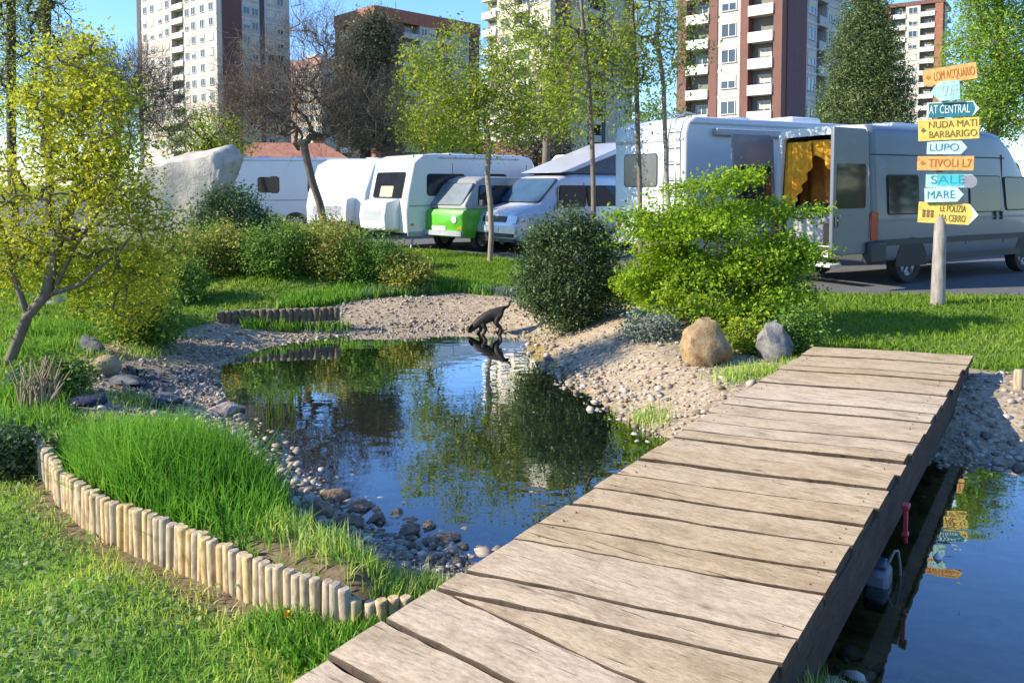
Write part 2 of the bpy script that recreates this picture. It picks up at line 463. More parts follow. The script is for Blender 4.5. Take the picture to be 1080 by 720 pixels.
# near boards lie square to the bridge, a wedge turns the rest askew
s = -0.345
near = [-0.345, -0.605, -0.855, -1.10, -1.36, -1.6, -1.86]
for a, b_ in zip(near[1:], near[:-1]):
    plank(a, b_, a - .07, b_ - .09)
wedge = plank(-0.347, -0.343, -0.44, -0.085 + .0)
lefts = [-0.345, -0.185, 0.155]
while lefts[-1] < 4.80: lefts.append(lefts[-1] + random.choice([.17, .20, .23, .25, .26, .22]))
lefts[-1] = 4.99
for a, b_ in zip(lefts[:-1], lefts[1:]):
    k = .262 + .024 * a; k2 = .262 + .024 * b_
    plank(a, b_, a + k, b_ + k2)
for t in (0.07, 1.11):                     # carrying beams
    mb = MB(); p0 = deck(-1.85, t); p1 = deck(5.05 + (.30 if t > 1 else 0), t + (.05 if t > 1 else 0))
    mid = (p0 + p1) / 2 - bo[:2]; ln = np.linalg.norm(p1 - p0); ang = math.atan2(*(p1 - p0)[::-1])
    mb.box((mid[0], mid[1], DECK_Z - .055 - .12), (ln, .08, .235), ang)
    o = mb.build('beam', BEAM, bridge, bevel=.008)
    me = o.data; ul = me.uv_layers.new(name='uv')
    for lp in me.loops:
        co = me.vertices[lp.vertex_index].co; ul.data[lp.index].uv = ((co.x * BU[0] + co.y * BU[1]), co.z)
for s_ in (0.9, 3.1):                      # cross bearers standing in the water
    for t in (0.22, 0.95):
        q = deck(s_, t) - bo[:2]
        MB().tube([(q[0], q[1], -.85), (q[0], q[1], DECK_Z - .30)], .07, 10).build('pile', BEAM, bridge, smooth=40)
mb = MB()
for a, b_ in zip(lefts[:-1], lefts[1:]):
    for t in (.07, 1.11):
        for dd in (.06, .17):
            f = t / 1.16; q = deck(a + dd + (.262 + .024 * a) * f, t) - bo[:2]
            mb.tube([(q[0], q[1], DECK_Z - .012), (q[0], q[1], DECK_Z - .0015)], .003, 6)
mb.build('nail', simple('rusty_iron', (0.10, 0.055, 0.035), .7, .3), bridge)['kind'] = 'stuff'

# red clamp on the bridge flank, hose and pump box below it
q = at(941, 545, 0.0)[:2]
while (q - B0) @ BN < 1.235: q = q + BN * .01
red = simple('red_plastic', (0.42, 0.03, 0.035), .45)
mb = MB()
th = math.atan2(BU[1], BU[0])
mb.box((0, 0, .0), (.030, .02, .13), th); mb.box((0, 0, .07), (.06, .035, .022), th); mb.box((0, 0, -.07), (.042, .03, .02), th)
mb.tube([(0, 0, -.07), (.004, 0, -.115)], .011, 8)
o = mb.build('strap_clamp', red, bevel=.006, loc=(q[0], q[1], 0.0)); tag(o, 'faded red clamp hanging on the dark flank of the footbridge', 'clamp')
q2 = at(926, 612, WL)[:2]
pb = empty('pump_box', (q2[0], q2[1], WL - .1), th, 'grey box of a pump half under water beside the footbridge', 'pump')
mb = MB(); mb.box((0, 0, .07), (.15, .11, .20)); mb.build('housing', simple('grey_box', (0.17, 0.18, 0.19), .6, var=.3, scale=20), pb, bevel=.02)
mb = MB(); mb.box((0.01, 0, .185), (.09, .075, .035)); mb.build('lid', simple('dark_blue_grey', (0.06, 0.075, 0.11), .5), pb, bevel=.012)
MB().tube([(.03, -.03, .16), (.06, -.06, .24), (.10, -.07, .23), (.12, -.08, .14), (.12, -.08, .02)], .007, 8).build('hose', simple('pale_hose', (0.22, 0.2, 0.16), .6), pb, smooth=60)

# ================================================================== log edging
LOGM, nt, b, L = new_mat('split_log'); MATS['split_log'] = LOGM
info = nt.nodes.new('ShaderNodeObjectInfo')
tc = nt.nodes.new('ShaderNodeTexCoord'); mp = nt.nodes.new('ShaderNodeMapping'); mp.inputs['Scale'].default_value = (1, 1, .12)
vadd = nt.nodes.new('ShaderNodeVectorMath'); L.new(tc.outputs['Object'], vadd.inputs[0]); L.new(info.outputs['Location'], vadd.inputs[1])
L.new(vadd.outputs[0], mp.inputs[0])
n1 = nt.nodes.new('ShaderNodeTexNoise'); n1.inputs['Scale'].default_value = 45; n1.inputs['Detail'].default_value = 5; L.new(mp.outputs[0], n1.inputs['Vector'])
c = ramp(nt, n1.outputs[0], [(0.3, (0.28, 0.18, 0.08)), (0.5, (0.50, 0.36, 0.185)), (0.72, (0.62, 0.48, 0.28))])
hsv = nt.nodes.new('ShaderNodeHueSaturation'); mr = nt.nodes.new('ShaderNodeMapRange'); mr.inputs[3].default_value = .7; mr.inputs[4].default_value = 1.1
L.new(info.outputs['Random'], mr.inputs[0]); L.new(mr.outputs[0], hsv.inputs['Value']); L.new(c, hsv.inputs['Color'])
mr2 = nt.nodes.new('ShaderNodeMapRange'); mr2.inputs[3].default_value = .7; mr2.inputs[4].default_value = 1.15; L.new(info.outputs['Random'], mr2.inputs[0]); L.new(mr2.outputs[0], hsv.inputs['Saturation'])
L.new(hsv.outputs[0], b.inputs['Base Color']); b.inputs['Roughness'].default_value = .8; bump(nt, b, n1.outputs[0], .5, .004)
LOGOLD = bark_mat('old_edging_wood', (0.10, 0.07, 0.045), (0.26, 0.19, 0.12))

def resample(poly, step):
    seg = np.linalg.norm(np.diff(poly, axis=0), axis=1); cum = np.concatenate([[0], np.cumsum(seg)])
    u = np.arange(0, cum[-1], step)
    return np.stack([np.interp(u, cum, poly[:, k]) for k in range(poly.shape[1])], 1)
def catmull(pts, n=8):
    p = np.array(pts, float); p = np.vstack([2 * p[0] - p[1], p, 2 * p[-1] - p[-2]]); out = []
    for i in range(1, len(p) - 2):
        for t in np.linspace(0, 1, n, endpoint=False):
            a, b_, c_, d = p[i - 1:i + 3]
            out.append(.5 * ((2 * b_) + (c_ - a) * t + (2 * a - 5 * b_ + 4 * c_ - d) * t * t + (3 * b_ - a - 3 * c_ + d) * t ** 3))
    out.append(p[-2]); return np.array(out)
def edging(label, line, step, hgt, mat, hfun=None, zbase=None):
    pts = resample(catmull(line), step)
    z0 = np.array([zbase if zbase is not None else 0.0] * len(pts))
    root = empty('log_edging', (*pts[len(pts) // 2], 0), label=label, cat='log edging')
    base = []
    for k in range(4):                      # four log shapes, then copies
        r = step * .525
        mb = MB(); n = 12; lean = random.uniform(-.01, .01)
        rings = []
        for zf, rf in ((0, 1), (.5, 1.0 + random.uniform(-.03, .03)), (.965, .99), (.99, .93), (1.0, .80)):
            rings.append([Vector((lean * zf + math.cos(a) * r * rf, math.sin(a) * r * rf * 1.05, zf)) for a in np.linspace(0, 2 * math.pi, n, endpoint=False)])
        mb.loft(rings); o = mb.build('log', mat, root, smooth=50); base.append(o)
    for i, p in enumerate(pts):
        src = base[i % 4] if i < 4 else random.choice(base)
        o = src if i < 4 else src.copy()
        if i >= 4: COL.objects.link(o)
        o.parent = root
        hh = (hfun(i / len(pts)) if hfun else hgt) + random.uniform(-.008, .008)
        o.location = (p[0] - root.location.x + random.uniform(-.004, .004), p[1] - root.location.y + random.uniform(-.004, .004), z0[i] - .1)
        o.rotation_euler = (random.uniform(-.02, .02), random.uniform(-.025, .025), random.uniform(0, 6.28))
        o.scale = (random.uniform(.92, 1.06), random.uniform(.92, 1.06), hh + .1)
    # thin wire that ties the logs
    return root
edging('pale round log edging curving between the lawn and tall grass', FENCE[:, :2], 0.044, .26, LOGM, lambda f: .172 + .028 * math.sin(f * 3.1) - (.05 if f > .93 else 0))
bl = np.array([at(x, y, 0)[:2] for x, y in [(232, 333), (262, 331), (300, 330), (357, 328)]])
edging('low brown weathered log edging below the mixed shrubs across the pond', bl, 0.085, .075, LOGOLD, zbase=-.02)

# ================================================================== stones
def rock_mesh(size, seed, sub=3, rough=.18, flat=1.0, sharp=.0):
    bm = bmesh.new(); bmesh.ops.create_icosphere(bm, subdivisions=sub, radius=1)
    rr = random.Random(seed)
    planes = [(Vector((rr.uniform(-1, 1), rr.uniform(-1, 1), rr.uniform(-.6, 1))).normalized(), rr.uniform(.62, .92)) for _ in range(9)]
    from mathutils import noise as mn
    for v in bm.verts:
        p = v.co.copy()
        for nrm, dd in planes:
            e = p.dot(nrm) - dd
            if e > 0: p -= nrm * e * .9
        o = Vector((seed * 3.1, seed * 1.7, 0))
        p *= 1 + rough * mn.noise(p * 1.6 + o) + rough * .5 * mn.noise(p * 4 + o) + rough * .25 * mn.noise(p * 9 + o)
        v.co = Vector((p.x * size[0], p.y * size[1], p.z * size[2]))
    return bm
def stone_mat(name, stops, scale=9, bmp=.6):
    if name in MATS: return MATS[name]
    m, nt, b, L = new_mat(name)
    n = noise_tex(nt, scale, 9, .68)
    L.new(ramp(nt, n, stops), b.inputs['Base Color']); b.inputs['Roughness'].default_value = .9
    b.inputs['Specular IOR Level'].default_value = .25
    bump(nt, b, noise_tex(nt, scale * 3, 8, .7), bmp, .03); MATS[name] = m; return m
OCHRE = stone_mat('ochre_stone', [(0.3, (0.16, 0.095, 0.045)), (0.5, (0.33, 0.215, 0.105)), (0.72, (0.43, 0.33, 0.2))])
GREYST = stone_mat('grey_stone', [(0.3, (0.10, 0.095, 0.09)), (0.55, (0.24, 0.225, 0.2)), (0.75, (0.34, 0.31, 0.27))])
PALEST = stone_mat('pale_stone', [(0.25, (0.27, 0.23, 0.18)), (0.5, (0.47, 0.41, 0.335)), (0.75, (0.60, 0.54, 0.46))], 5)
SLATE = stone_mat('slate', [(0.3, (0.06, 0.06, 0.065)), (0.55, (0.14, 0.14, 0.15)), (0.75, (0.24, 0.235, 0.23))])
WHITEST = stone_mat('white_stone', [(0.25, (0.40, 0.37, 0.33)), (0.5, (0.62, 0.60, 0.56)), (0.8, (0.74, 0.73, 0.7))])
BLUEST = stone_mat('blue_slate', [(0.3, (0.014, 0.02, 0.045)), (0.7, (0.05, 0.06, 0.11))])
def rock(name, label, cat, px, py, size, mat, seed, rz=0., sink=.3, group=None, rot=(0, 0), sub=3, z=None, rough=.26):
    p = at(px, py, -.05); 
    for _ in range(4): p = at(px, py, hz(p[0], p[1]) if z is None else z)
    bm = rock_mesh(size, seed, sub, rough)
    me = bpy.data.meshes.new(name); 
    for f in bm.faces: f.smooth = True
    bm.to_mesh(me); bm.free(); me.set_sharp_from_angle(angle=R(35)); me.materials.append(mat)
    o = bpy.data.objects.new(name, me); COL.objects.link(o)
    o.location = (p[0], p[1] + size[1] * .6, p[2] + size[2] * (1 - 2 * sink)); o.rotation_euler = (*rot, rz)
    return tag(o, label, cat, group)
rock('boulder', 'ochre brown boulder under the bright green shrub', 'boulder', 748, 385, (.265, .22, .27), OCHRE, 3, .4, .22)
rock('boulder', 'grey boulder next to the far end of the footbridge', 'boulder', 822, 380, (.23, .18, .21), GREYST, 5, .9, .2)
rock('boulder', 'rough white boulder behind the leaning trunks of the yellow green tree', 'boulder', 107, 306, (.20, .16, .22), WHITEST, 8, .2, .25)
rock('boulder', 'smaller white boulder showing just beside the trunk of the yellow green tree', 'boulder', 52, 322, (.16, .14, .16), WHITEST, 9, .2, .25)
rock('boulder', 'tan boulder among dark slates on the left bank', 'boulder', 104, 396, (.17, .10, .12), stone_mat('tan_stone', [(0.3, (0.25, 0.17, 0.09)), (0.7, (0.46, 0.36, 0.23))]), 12, .5, .2)
rock('boulder', 'dark blue stone in front of the mixed shrubs', 'boulder', 302, 313, (.24, .2, .22), BLUEST, 15, .3, .2)
rock('slab', 'dark slate slab lying under the tan boulder', 'stone slab', 128, 405, (.22, .11, .05), SLATE, 17, -.5, .3)
rock('slab', 'dark slate slab leaning upwards behind the tan boulder', 'stone slab', 92, 372, (.20, .12, .10), SLATE, 18, -.6, .3, rot=(.3, .4))
rock('slab', 'bluish slate slab nearest the tall grass on the left bank', 'stone slab', 88, 428, (.14, .1, .05), BLUEST, 19, .2, .3)
rock('slab', 'grey slate slab by dark netting nearest the water on the left bank', 'stone slab', 165, 424, (.19, .11, .045), SLATE, 20, -.25, .3)
rock('boulder', 'dark blue stone at the foot of the yellow green tree', 'boulder', 18, 412, (.13, .12, .12), BLUEST, 21, .2, .25)
rock('boulder', 'flat pink grey stone breaking the water at the left shore', 'boulder', 236, 436, (.17, .11, .06), stone_mat('pink_stone', [(0.3, (0.25, 0.19, 0.15)), (0.7, (0.5, 0.41, 0.34))]), 22, .9, .35)
rock('boulder', 'small dark stone alone on the sandy right bank', 'boulder', 579, 381, (.06, .05, .045), SLATE, 23, .9, .3)
for i, (px, py, a) in enumerate([(352, 528, .09), (376, 540, .075), (338, 546, .10), (398, 552, .07), (366, 556, .085), (430, 566, .075), (452, 560, .065), (418, 548, .07), (470, 574, .08)]):
    lab = ['angular brown stone first in the row on the near shore', 'tan stone with a broken top between the first shore stones', 'wide low brown stone behind its row on the near shore', 'small pale stone in the middle of the near shore row',
           'reddish brown stone just below the middle of the near shore', 'square tan stone close to the footbridge at the water line', 'round pale stone standing in water near the footbridge', 'small reddish stone wet by the water at mid shore', 'last brown stone of the shore row against the footbridge'][i]
    rock('shore_stone', lab, 'stone', px, py, (a, a * .7, a * .55), stone_mat('brown_stone', [(0.3, (0.16, 0.10, 0.065)), (0.55, (0.33, 0.23, 0.15)), (0.78, (0.48, 0.40, 0.31))], 12), 30 + i, i * .8, .3, 'brown stones along the near shore')
# leaning megalith: an angular block, its outline given thickness, then worn
mo = [(112, 266), (104, 244), (122, 214), (150, 184), (186, 166), (250, 154), (261, 166), (257, 186), (252, 200), (240, 240), (215, 268)]
Ym = 14.8; mc = atY(177, 205, Ym)
oP = np.array([atY(x, y, Ym) for x, y in mo]) - atY(185, 205, Ym)
bm = bmesh.new()
f0 = [bm.verts.new((p[0] * .93 - .04, -.55, p[2] * .88 - .05)) for p in oP]; f1 = [bm.verts.new((p[0] * .95 - .16, .75, p[2] * 1.0 + .04)) for p in oP]; fm = [bm.verts.new((p[0] + .08, -.05, p[2])) for p in oP]
n = len(oP)
bm.faces.new(f0); bm.faces.new(f1[::-1])
for k in range(n):
    bm.faces.new((f0[k], fm[k], fm[(k + 1) % n], f0[(k + 1) % n])); bm.faces.new((fm[k], f1[k], f1[(k + 1) % n], fm[(k + 1) % n]))
bmesh.ops.triangulate(bm, faces=bm.faces)
bmesh.ops.subdivide_edges(bm, edges=bm.edges, cuts=3, use_grid_fill=True)
bmesh.ops.smooth_vert(bm, verts=bm.verts, factor=.5, use_axis_x=True, use_axis_y=True, use_axis_z=True)
bmesh.ops.subdivide_edges(bm, edges=bm.edges, cuts=1, use_grid_fill=True)
from mathutils import noise as mnz
bm.normal_update()
for v in bm.verts:
    v.co += v.normal * (.06 * mnz.noise(v.co * 1.7) + .035 * mnz.noise(v.co * 4.5) + .02 * mnz.noise(v.co * 11))
bmesh.ops.recalc_face_normals(bm, faces=bm.faces)
me = bpy.data.meshes.new('megalith')
for f in bm.faces: f.smooth = True
bm.to_mesh(me); bm.free(); me.set_sharp_from_angle(angle=R(38)); me.materials.append(PALEST)
mg = bpy.data.objects.new('megalith', me); COL.objects.link(mg); mg.location = mc
tag(mg, 'huge pale leaning stone slab behind the dark round bush', 'megalith')

# loose cobbles and gravel: nobody could count them
def ico(sub):
    bm = bmesh.new(); bmesh.ops.create_icosphere(bm, subdivisions=sub, radius=1)
    V = np.array([v.co[:] for v in bm.verts]); F = np.array([[v.index for v in f.verts] for f in bm.faces]); bm.free(); return V, F
def scatter_stones(name, P2, size, mat, sub, zlift=0.25):
    V0, F0 = ico(sub); n = len(P2); k = len(V0)
    sc = size[:, None, None] * RNG.uniform(.65, 1.2, (n, 1, 3)) * np.array([1, .9, .62])
    V = V0[None] * (1 + RNG.uniform(-.24, .24, (n, k, 1))) * sc
    a = RNG.uniform(0, 6.28, n); ca, sa = np.cos(a)[:, None], np.sin(a)[:, None]
    t = RNG.uniform(-.5, .5, n); ct, st = np.cos(t)[:, None], np.sin(t)[:, None]
    x, y, z = V[..., 0], V[..., 1] * ct - V[..., 2] * st, V[..., 1] * st + V[..., 2] * ct
    V = np.stack([x * ca - y * sa, x * sa + y * ca, z], -1)
    zz = H(P2) + size * zlift
    V += np.column_stack([P2, zz])[:, None, :]
    F = (F0[None] + (np.arange(n) * k)[:, None, None]).reshape(-1, 3)
    rnd = np.repeat(RNG.uniform(0, 1, n), len(F0))
    return np_mesh(name, V.reshape(-1, 3), F, mat, attrs={'rnd': ('FACE', rnd)}, smooth=sub > 1)
m, nt, b, L = new_mat('cobble'); MATS['cobble'] = m
c = ramp(nt, attr(nt, 'rnd').outputs['Fac'], [(0, (0.13, 0.105, 0.08)), (0.25, (0.26, 0.195, 0.125)), (0.5, (0.38, 0.305, 0.21)), (0.75, (0.46, 0.40, 0.31)), (0.92, (0.52, 0.47, 0.40)), (1, (0.34, 0.20, 0.12))])
c = mix_col(nt, .35, c, ramp(nt, noise_tex(nt, 60, 4), [(0.3, (.35, .3, .26)), (0.7, (1, 1, 1))]), 'MULTIPLY')
L.new(c, b.inputs['Base Color']); b.inputs['Roughness'].default_value = .75
m2, nt, b, L = new_mat('dark_cobble'); MATS['dark_cobble'] = m2
c = ramp(nt, attr(nt, 'rnd').outputs['Fac'], [(0, (0.05, 0.05, 0.055)), (0.4, (0.15, 0.14, 0.135)), (0.75, (0.28, 0.25, 0.22)), (0.93, (0.4, 0.36, 0.32)), (1, (0.5, 0.47, 0.43))])
L.new(c, b.inputs['Base Color']); b.inputs['Roughness'].default_value = .7

def sample(n, x0, x1, y0, y1, ypow=1.0):
    u = RNG.uniform(0, 1, n) ** ypow
    return np.stack([RNG.uniform(x0, x1, n), y0 + (y1 - y0) * u], 1)
def bridge_st(P2):
    d = P2 - B0; return d @ BU, d @ BN
C = sample(120000, -4.2, 6.2, 1.2, 11.8)
dpc, dgc, _ = masks(C)
ok = (dgc < -0.02) & (dpc > -0.45)
C, dpc = C[ok], dpc[ok]
dens = 0.16 + .5 * np.exp(-(dpc / .3) ** 2) + .25 * (wav(C[:, 0], C[:, 1], 2.6, 3) > .1)
dens *= np.where(C[:, 0] < -.2, 2.4, 1.0) * np.where((C[:, 1] > 8.4) & (C[:, 0] > -1.2), .45, 1.0); dens *= np.where(C[:, 1] < 5.5, 1.0, .75)
keep = RNG.uniform(0, 1, len(C)) < dens * .62
C, dpc = C[keep], dpc[keep]
leftdark = (C[:, 0] < -1.55) & (C[:, 1] < 8.2) & (RNG.uniform(0, 1, len(C)) < .5) & (dpc > -.1)
size = np.clip(RNG.lognormal(math.log(.026), .45, len(C)), .012, .085)
size *= np.where(C[:, 0] < -.2, .72, 1.0); size *= np.where((C[:, 0] > .3) & (C[:, 1] > 5), .95, 1.0)
nearm = C[:, 1] < 6.2
tag(scatter_stones('cobbles', C[~leftdark & nearm], size[~leftdark & nearm] * .86, MATS['cobble'], 1), kind='stuff')
tag(scatter_stones('far_cobbles', C[~leftdark & ~nearm], size[~leftdark & ~nearm] * .72, MATS['cobble'], 1), kind='stuff')
tag(scatter_stones('slate_rubble', C[leftdark], size[leftdark] * .85, MATS['dark_cobble'], 1), kind='stuff')
# ================================================================== tower blocks
def wall_mat(name, col, var=.10, scale=1.2):
    if name in MATS: return MATS[name]
    m, nt, b, L = new_mat(name)
    n = noise_tex(nt, scale, 6, .65); n2 = noise_tex(nt, 1.0, 4, .6, vec_scale=(1, 1, .08))
    c = ramp(nt, n, [(0.3, tuple(x * (1 - var) for x in col)), (0.7, tuple(min(1, x * (1 + var)) for x in col))])
    c = mix_col(nt, ramp(nt, n2, [(0.45, (0, 0, 0)), (0.75, (.35, .35, .35))]), c, tuple(x * .6 for x in col))
    L.new(c, b.inputs['Base Color']); b.inputs['Roughness'].default_value = .85; MATS[name] = m; return m
CREAM = wall_mat('cream_render', (0.56, 0.48, 0.40)); BROWN = wall_mat('brown_brick', (0.17, 0.078, 0.058)); PURP = wall_mat('purple_brown_panel', (0.13, 0.062, 0.062)); SHADEW = wall_mat('shaded_face_wall', (0.40, 0.40, 0.42)); REDB = wall_mat('red_brick', (0.30, 0.115, 0.075)); PINK = wall_mat('pinkish_brick', (0.42, 0.24, 0.19))  # grey blue puts shade into the colour of tower faces turned from the sun
RECESS = wall_mat('recess_wall', (0.20, 0.19, 0.16)); PANE = simple('window_glass', (0.05, 0.06, 0.075), .08, spec=.8); SHUT = wall_mat('roller_shutter', (0.52, 0.47, 0.38)); RAIL = wall_mat('balcony_front', (0.66, 0.63, 0.56)); RAILG = simple('glass_balustrade', (0.30, 0.36, 0.36), .2); DARKG = wall_mat('dark_gap', (0.07, 0.065, 0.07)); TERRA = wall_mat('terracotta', (0.36, 0.15, 0.085), .25)
WIN_MESH = {}
def win_meshes(w, h):
    key = (round(w, 2), round(h, 2))
    if key in WIN_MESH: return WIN_MESH[key]
    out = []
    for k in range(3):
        me = bpy.data.meshes.new('window'); mb = MB(); mats = []
        t = .12
        mb.prism([(-w / 2, 0, 0), (w / 2, 0, 0), (w / 2, 0, h), (-w / 2, 0, h)], (0, t * .3, 0)); nf0 = len(mb.f)        # pane
        for a in (-w / 2, 0, w / 2): mb.box((a, t * .3, h / 2), (.09, t, h + .09))
        mb.box((0, t * .35, h), (w + .09, t, .08)); mb.box((0, t * .5, -.02), (w + .2, t * 1.8, .08)); nf1 = len(mb.f)
        sh = (0, .45, .95)[k]
        if sh: mb.box((0, t * .3, h * (1 - sh / 2)), (w - .1, .06, h * sh))
        me.from_pydata(mb.v, [], mb.f); bm = bmesh.new(); bm.from_mesh(me); bmesh.ops.recalc_face_normals(bm, faces=bm.faces); bm.to_mesh(me); bm.free()
        me.materials.append(PANE); me.materials.append(RAIL); me.materials.append(SHUT)
        for i, p in enumerate(me.polygons): p.material_index = 0 if i < nf0 else (1 if i < nf1 else 2)
        out.append(me)
    WIN_MESH[key] = out; return out
def tower(label, px, Y, theta, nfl, lit, shade, group=None, fh=3.0, zoff=0.0, parapet=None, depth=1.2, vis=(0, 99), cat='tower block'):
    """near corner at px, Y; lit/shade: bays (metres wide, kind, paint) going away from the corner"""
    th = R(theta); X = (px - 540) / 840 * Y
    root = empty('apartment_tower', (X, Y, 0), 0, label, cat, group)
    Ht = nfl * fh + zoff
    frames = [(Vector((-math.sin(th), math.cos(th), 0)), Vector((-math.cos(th), -math.sin(th), 0))), (Vector((math.cos(th), math.sin(th), 0)), Vector((math.sin(th), -math.cos(th), 0)))]
    Wl, Ws = sum(b_[0] for b_ in lit), sum(b_[0] for b_ in shade)
    l, r = frames[0][0], frames[1][0]
    def blk(mb, poly, z0, z1): mb.prism([(p.x, p.y, z0) for p in poly], (0, 0, z1 - z0))
    core = MB(); c0 = l * depth + r * depth
    blk(core, [c0, c0 + l * (Wl - depth - .02), c0 + l * (Wl - depth - .02) + r * (Ws - depth - .02), c0 + r * (Ws - depth - .02)], -1, Ht - .1); core.build('core', RECESS, root)
    walls = {}
    for fi, bays in enumerate((lit, shade)):
        u, nn = frames[fi]; t = 0.0
        for bi, (w, kind, mat) in enumerate(bays):
            t0 = t if not (fi == 1 and bi == 0) else t + .0
            t1 = t + w; t = t1; proud = .12 if kind in ('brick', 'dark') else 0.0
            if fi == 1 and bi == 0: t0 = depth + .001 if lit[0][1] != 'balc' else 0
            if kind in ('brick', 'dark', 'win', 'win2', 'gapw', 'plain'):
                mb = walls.setdefault((fi, bi), (MB(), mat))[0]
                blk(mb, [u * t0 + nn * proud, u * t1 + nn * proud, u * t1 - nn * depth, u * t0 - nn * depth], -1, Ht)
            if kind in ('win', 'win2'):
                ww = min(w * .62, 2.0) if kind == 'win' else min(w * .36, 1.5)
                offs = [w / 2] if kind == 'win' else [w * .27, w * .73]
                for f in range(max(0, vis[0]), min(nfl, vis[1])):
                    for of in offs:
                        me = random.choices(win_meshes(ww, 1.5), (5, 3, 2))[0]
                        o = bpy.data.objects.new('window', me); COL.objects.link(o); o.parent = root
                        o.location = u * (t0 * 0 + t1 - w + of) + nn * .02 + Vector((0, 0, zoff + f * fh + .95)); o.rotation_euler = (0, 0, math.atan2(nn.y, nn.x) - math.pi / 2)
            if kind in ('win', 'win2'):
                for f in range(max(0, vis[0]), min(nfl + 1, vis[1] + 1)):
                    mb = MB(); blk(mb, [u * (t1 - w + .01) + nn * .05, u * (t1 - .01) + nn * .05, u * (t1 - .01) - nn * .02, u * (t1 - w + .01) - nn * .02], zoff + f * fh - .18, zoff + f * fh + .18); mb.build('band', CREAM, root)
            if kind == 'balc':
                for f in range(max(0, vis[0]), min(nfl, vis[1])):
                    mb = MB(); a, b_ = t1 - w + .03, t1 - .03; z = zoff + f * fh; pr = .35
                    blk(mb, [u * a + nn * pr, u * b_ + nn * pr, u * b_ - nn * depth, u * a - nn * depth], z - .12, z + .12)
                    blk(mb, [u * a + nn * pr, u * b_ + nn * pr, u * b_ + nn * (pr - .10), u * a + nn * (pr - .10)], z + .12, z + 1.05)
                    mb.build('balcony', mat, root)
                    if w > 2.0 and f % 2 == random.randint(0, 1):
                        me = win_meshes(min(w * .5, 1.6), 2.0)[random.randint(0, 1)]; o = bpy.data.objects.new('balcony_window', me); COL.objects.link(o); o.parent = root
                        o.location = u * (t1 - w * .5) - nn * (depth - .02) + Vector((0, 0, z + .3)); o.rotation_euler = (0, 0, math.atan2(nn.y, nn.x) - math.pi / 2)
    for k, (mb, mat) in walls.items(): mb.build('wall', mat, root)
    pm = parapet or BROWN
    mb = MB(); e = .25
    blk(mb, [-l * e - r * e, l * (Wl + e) - r * e, l * (Wl + e) + r * (Ws + e), -l * e + r * (Ws + e)], Ht + .002, Ht + (1.0 if parapet is None else 2.6)); mb.build('roof', pm, root)
    if parapet is not None:
        mb = MB(); q = l * (Wl * .5) + r * (Ws * .45)
        blk(mb, [q, q + l * 4, q + l * 4 + r * 4, q + r * 4], Ht + 2.6, Ht + 4.6); mb.build('lift_house', CREAM, root)
        mb = MB(); mb.tube([q + l * 3 + Vector((0, 0, Ht + 4.5)), q + l * 3 + Vector((0, 0, Ht + 7))], .06, 6); mb.tube([l * 2 + r * 3 + Vector((0, 0, Ht + 2.5)), l * 2 + r * 3 + Vector((0, 0, Ht + 5))], .05, 6); mb.build('antenna', DARKG, root)
    return root
G = 'tower blocks beyond the camp'
tower('tall cream tower with stacked white balconies above the caravans on the left', 232, 162, 50, 17, [(7.6, 'win2', CREAM), (5.6, 'win2', CREAM), (5.2, 'balc', RAIL), (6.6, 'win2', CREAM), (7.2, 'win2', CREAM), (1.8, 'dark', DARKG)], [(5.6, 'dark', PURP), (4.2, 'win2', SHADEW), (1.2, 'gapw', DARKG), (5.2, 'win2', SHADEW), (1.0, 'plain', SHADEW)], G, vis=(3, 16))
tower('red brown tower with a brick parapet, its whole roof seen against the sky', 397, 165, 44, 12, [(1.5, 'dark', REDB), (4, 'balc', RAIL), (3.5, 'win', PINK), (4, 'balc', RAIL), (2, 'brick', REDB)], [(7.0, 'dark', PURP), (4.5, 'balc', SHADEW), (4.5, 'win2', SHADEW), (4.5, 'balc', SHADEW), (5, 'win2', SHADEW), (3, 'brick', PURP)], G, zoff=-.3, parapet=REDB, vis=(3, 12))
tower('cream tower with a dark brown band behind the tall yellow green tree', 580, 128, 46, 16, [(4.5, 'win2', CREAM), (3.5, 'balc', RAIL), (4, 'win', CREAM), (3.5, 'balc', RAIL)], [(5.0, 'dark', PURP), (4.5, 'win2', SHADEW), (3.5, 'balc', SHADEW), (1.5, 'gapw', DARKG), (5.5, 'win2', SHADEW), (4, 'balc', SHADEW)], G, vis=(2, 13))
tower('nearest tower with brown brick strips and cream bands above the motorhome', 822, 90, 48, 13, [(1.0, 'brick', BROWN), (3.0, 'balc', RAIL), (1.0, 'brick', BROWN), (2.9, 'win', CREAM), (1.1, 'brick', BROWN), (3.0, 'balc', RAIL), (1.3, 'brick', BROWN)], [(6.6, 'dark', PURP), (3.4, 'win', SHADEW), (3.0, 'balc', SHADEW), (3.4, 'win2', SHADEW), (3.4, 'win', SHADEW)], G, vis=(0, 11))
tower('distant tower with red brown edges between the conifer and the willow', 989, 205, 55, 16, [(1.8, 'brick', REDB), (3.4, 'balc', RAIL), (3.4, 'win', CREAM), (3.6, 'balc', RAIL), (2.5, 'brick', REDB)], [(3.0, 'dark', PURP), (6, 'win', SHADEW), (5, 'balc', SHADEW)], G, vis=(4, 16))
tower('lowest distant tower with pinkish top behind the bare tree', 340, 215, 55, 11, [(5.0, 'win2', CREAM), (5.0, 'win2', CREAM), (3, 'brick', PINK)], [(3.5, 'dark', SHADEW), (6, 'win', SHADEW)], G, parapet=PINK, vis=(2, 11))
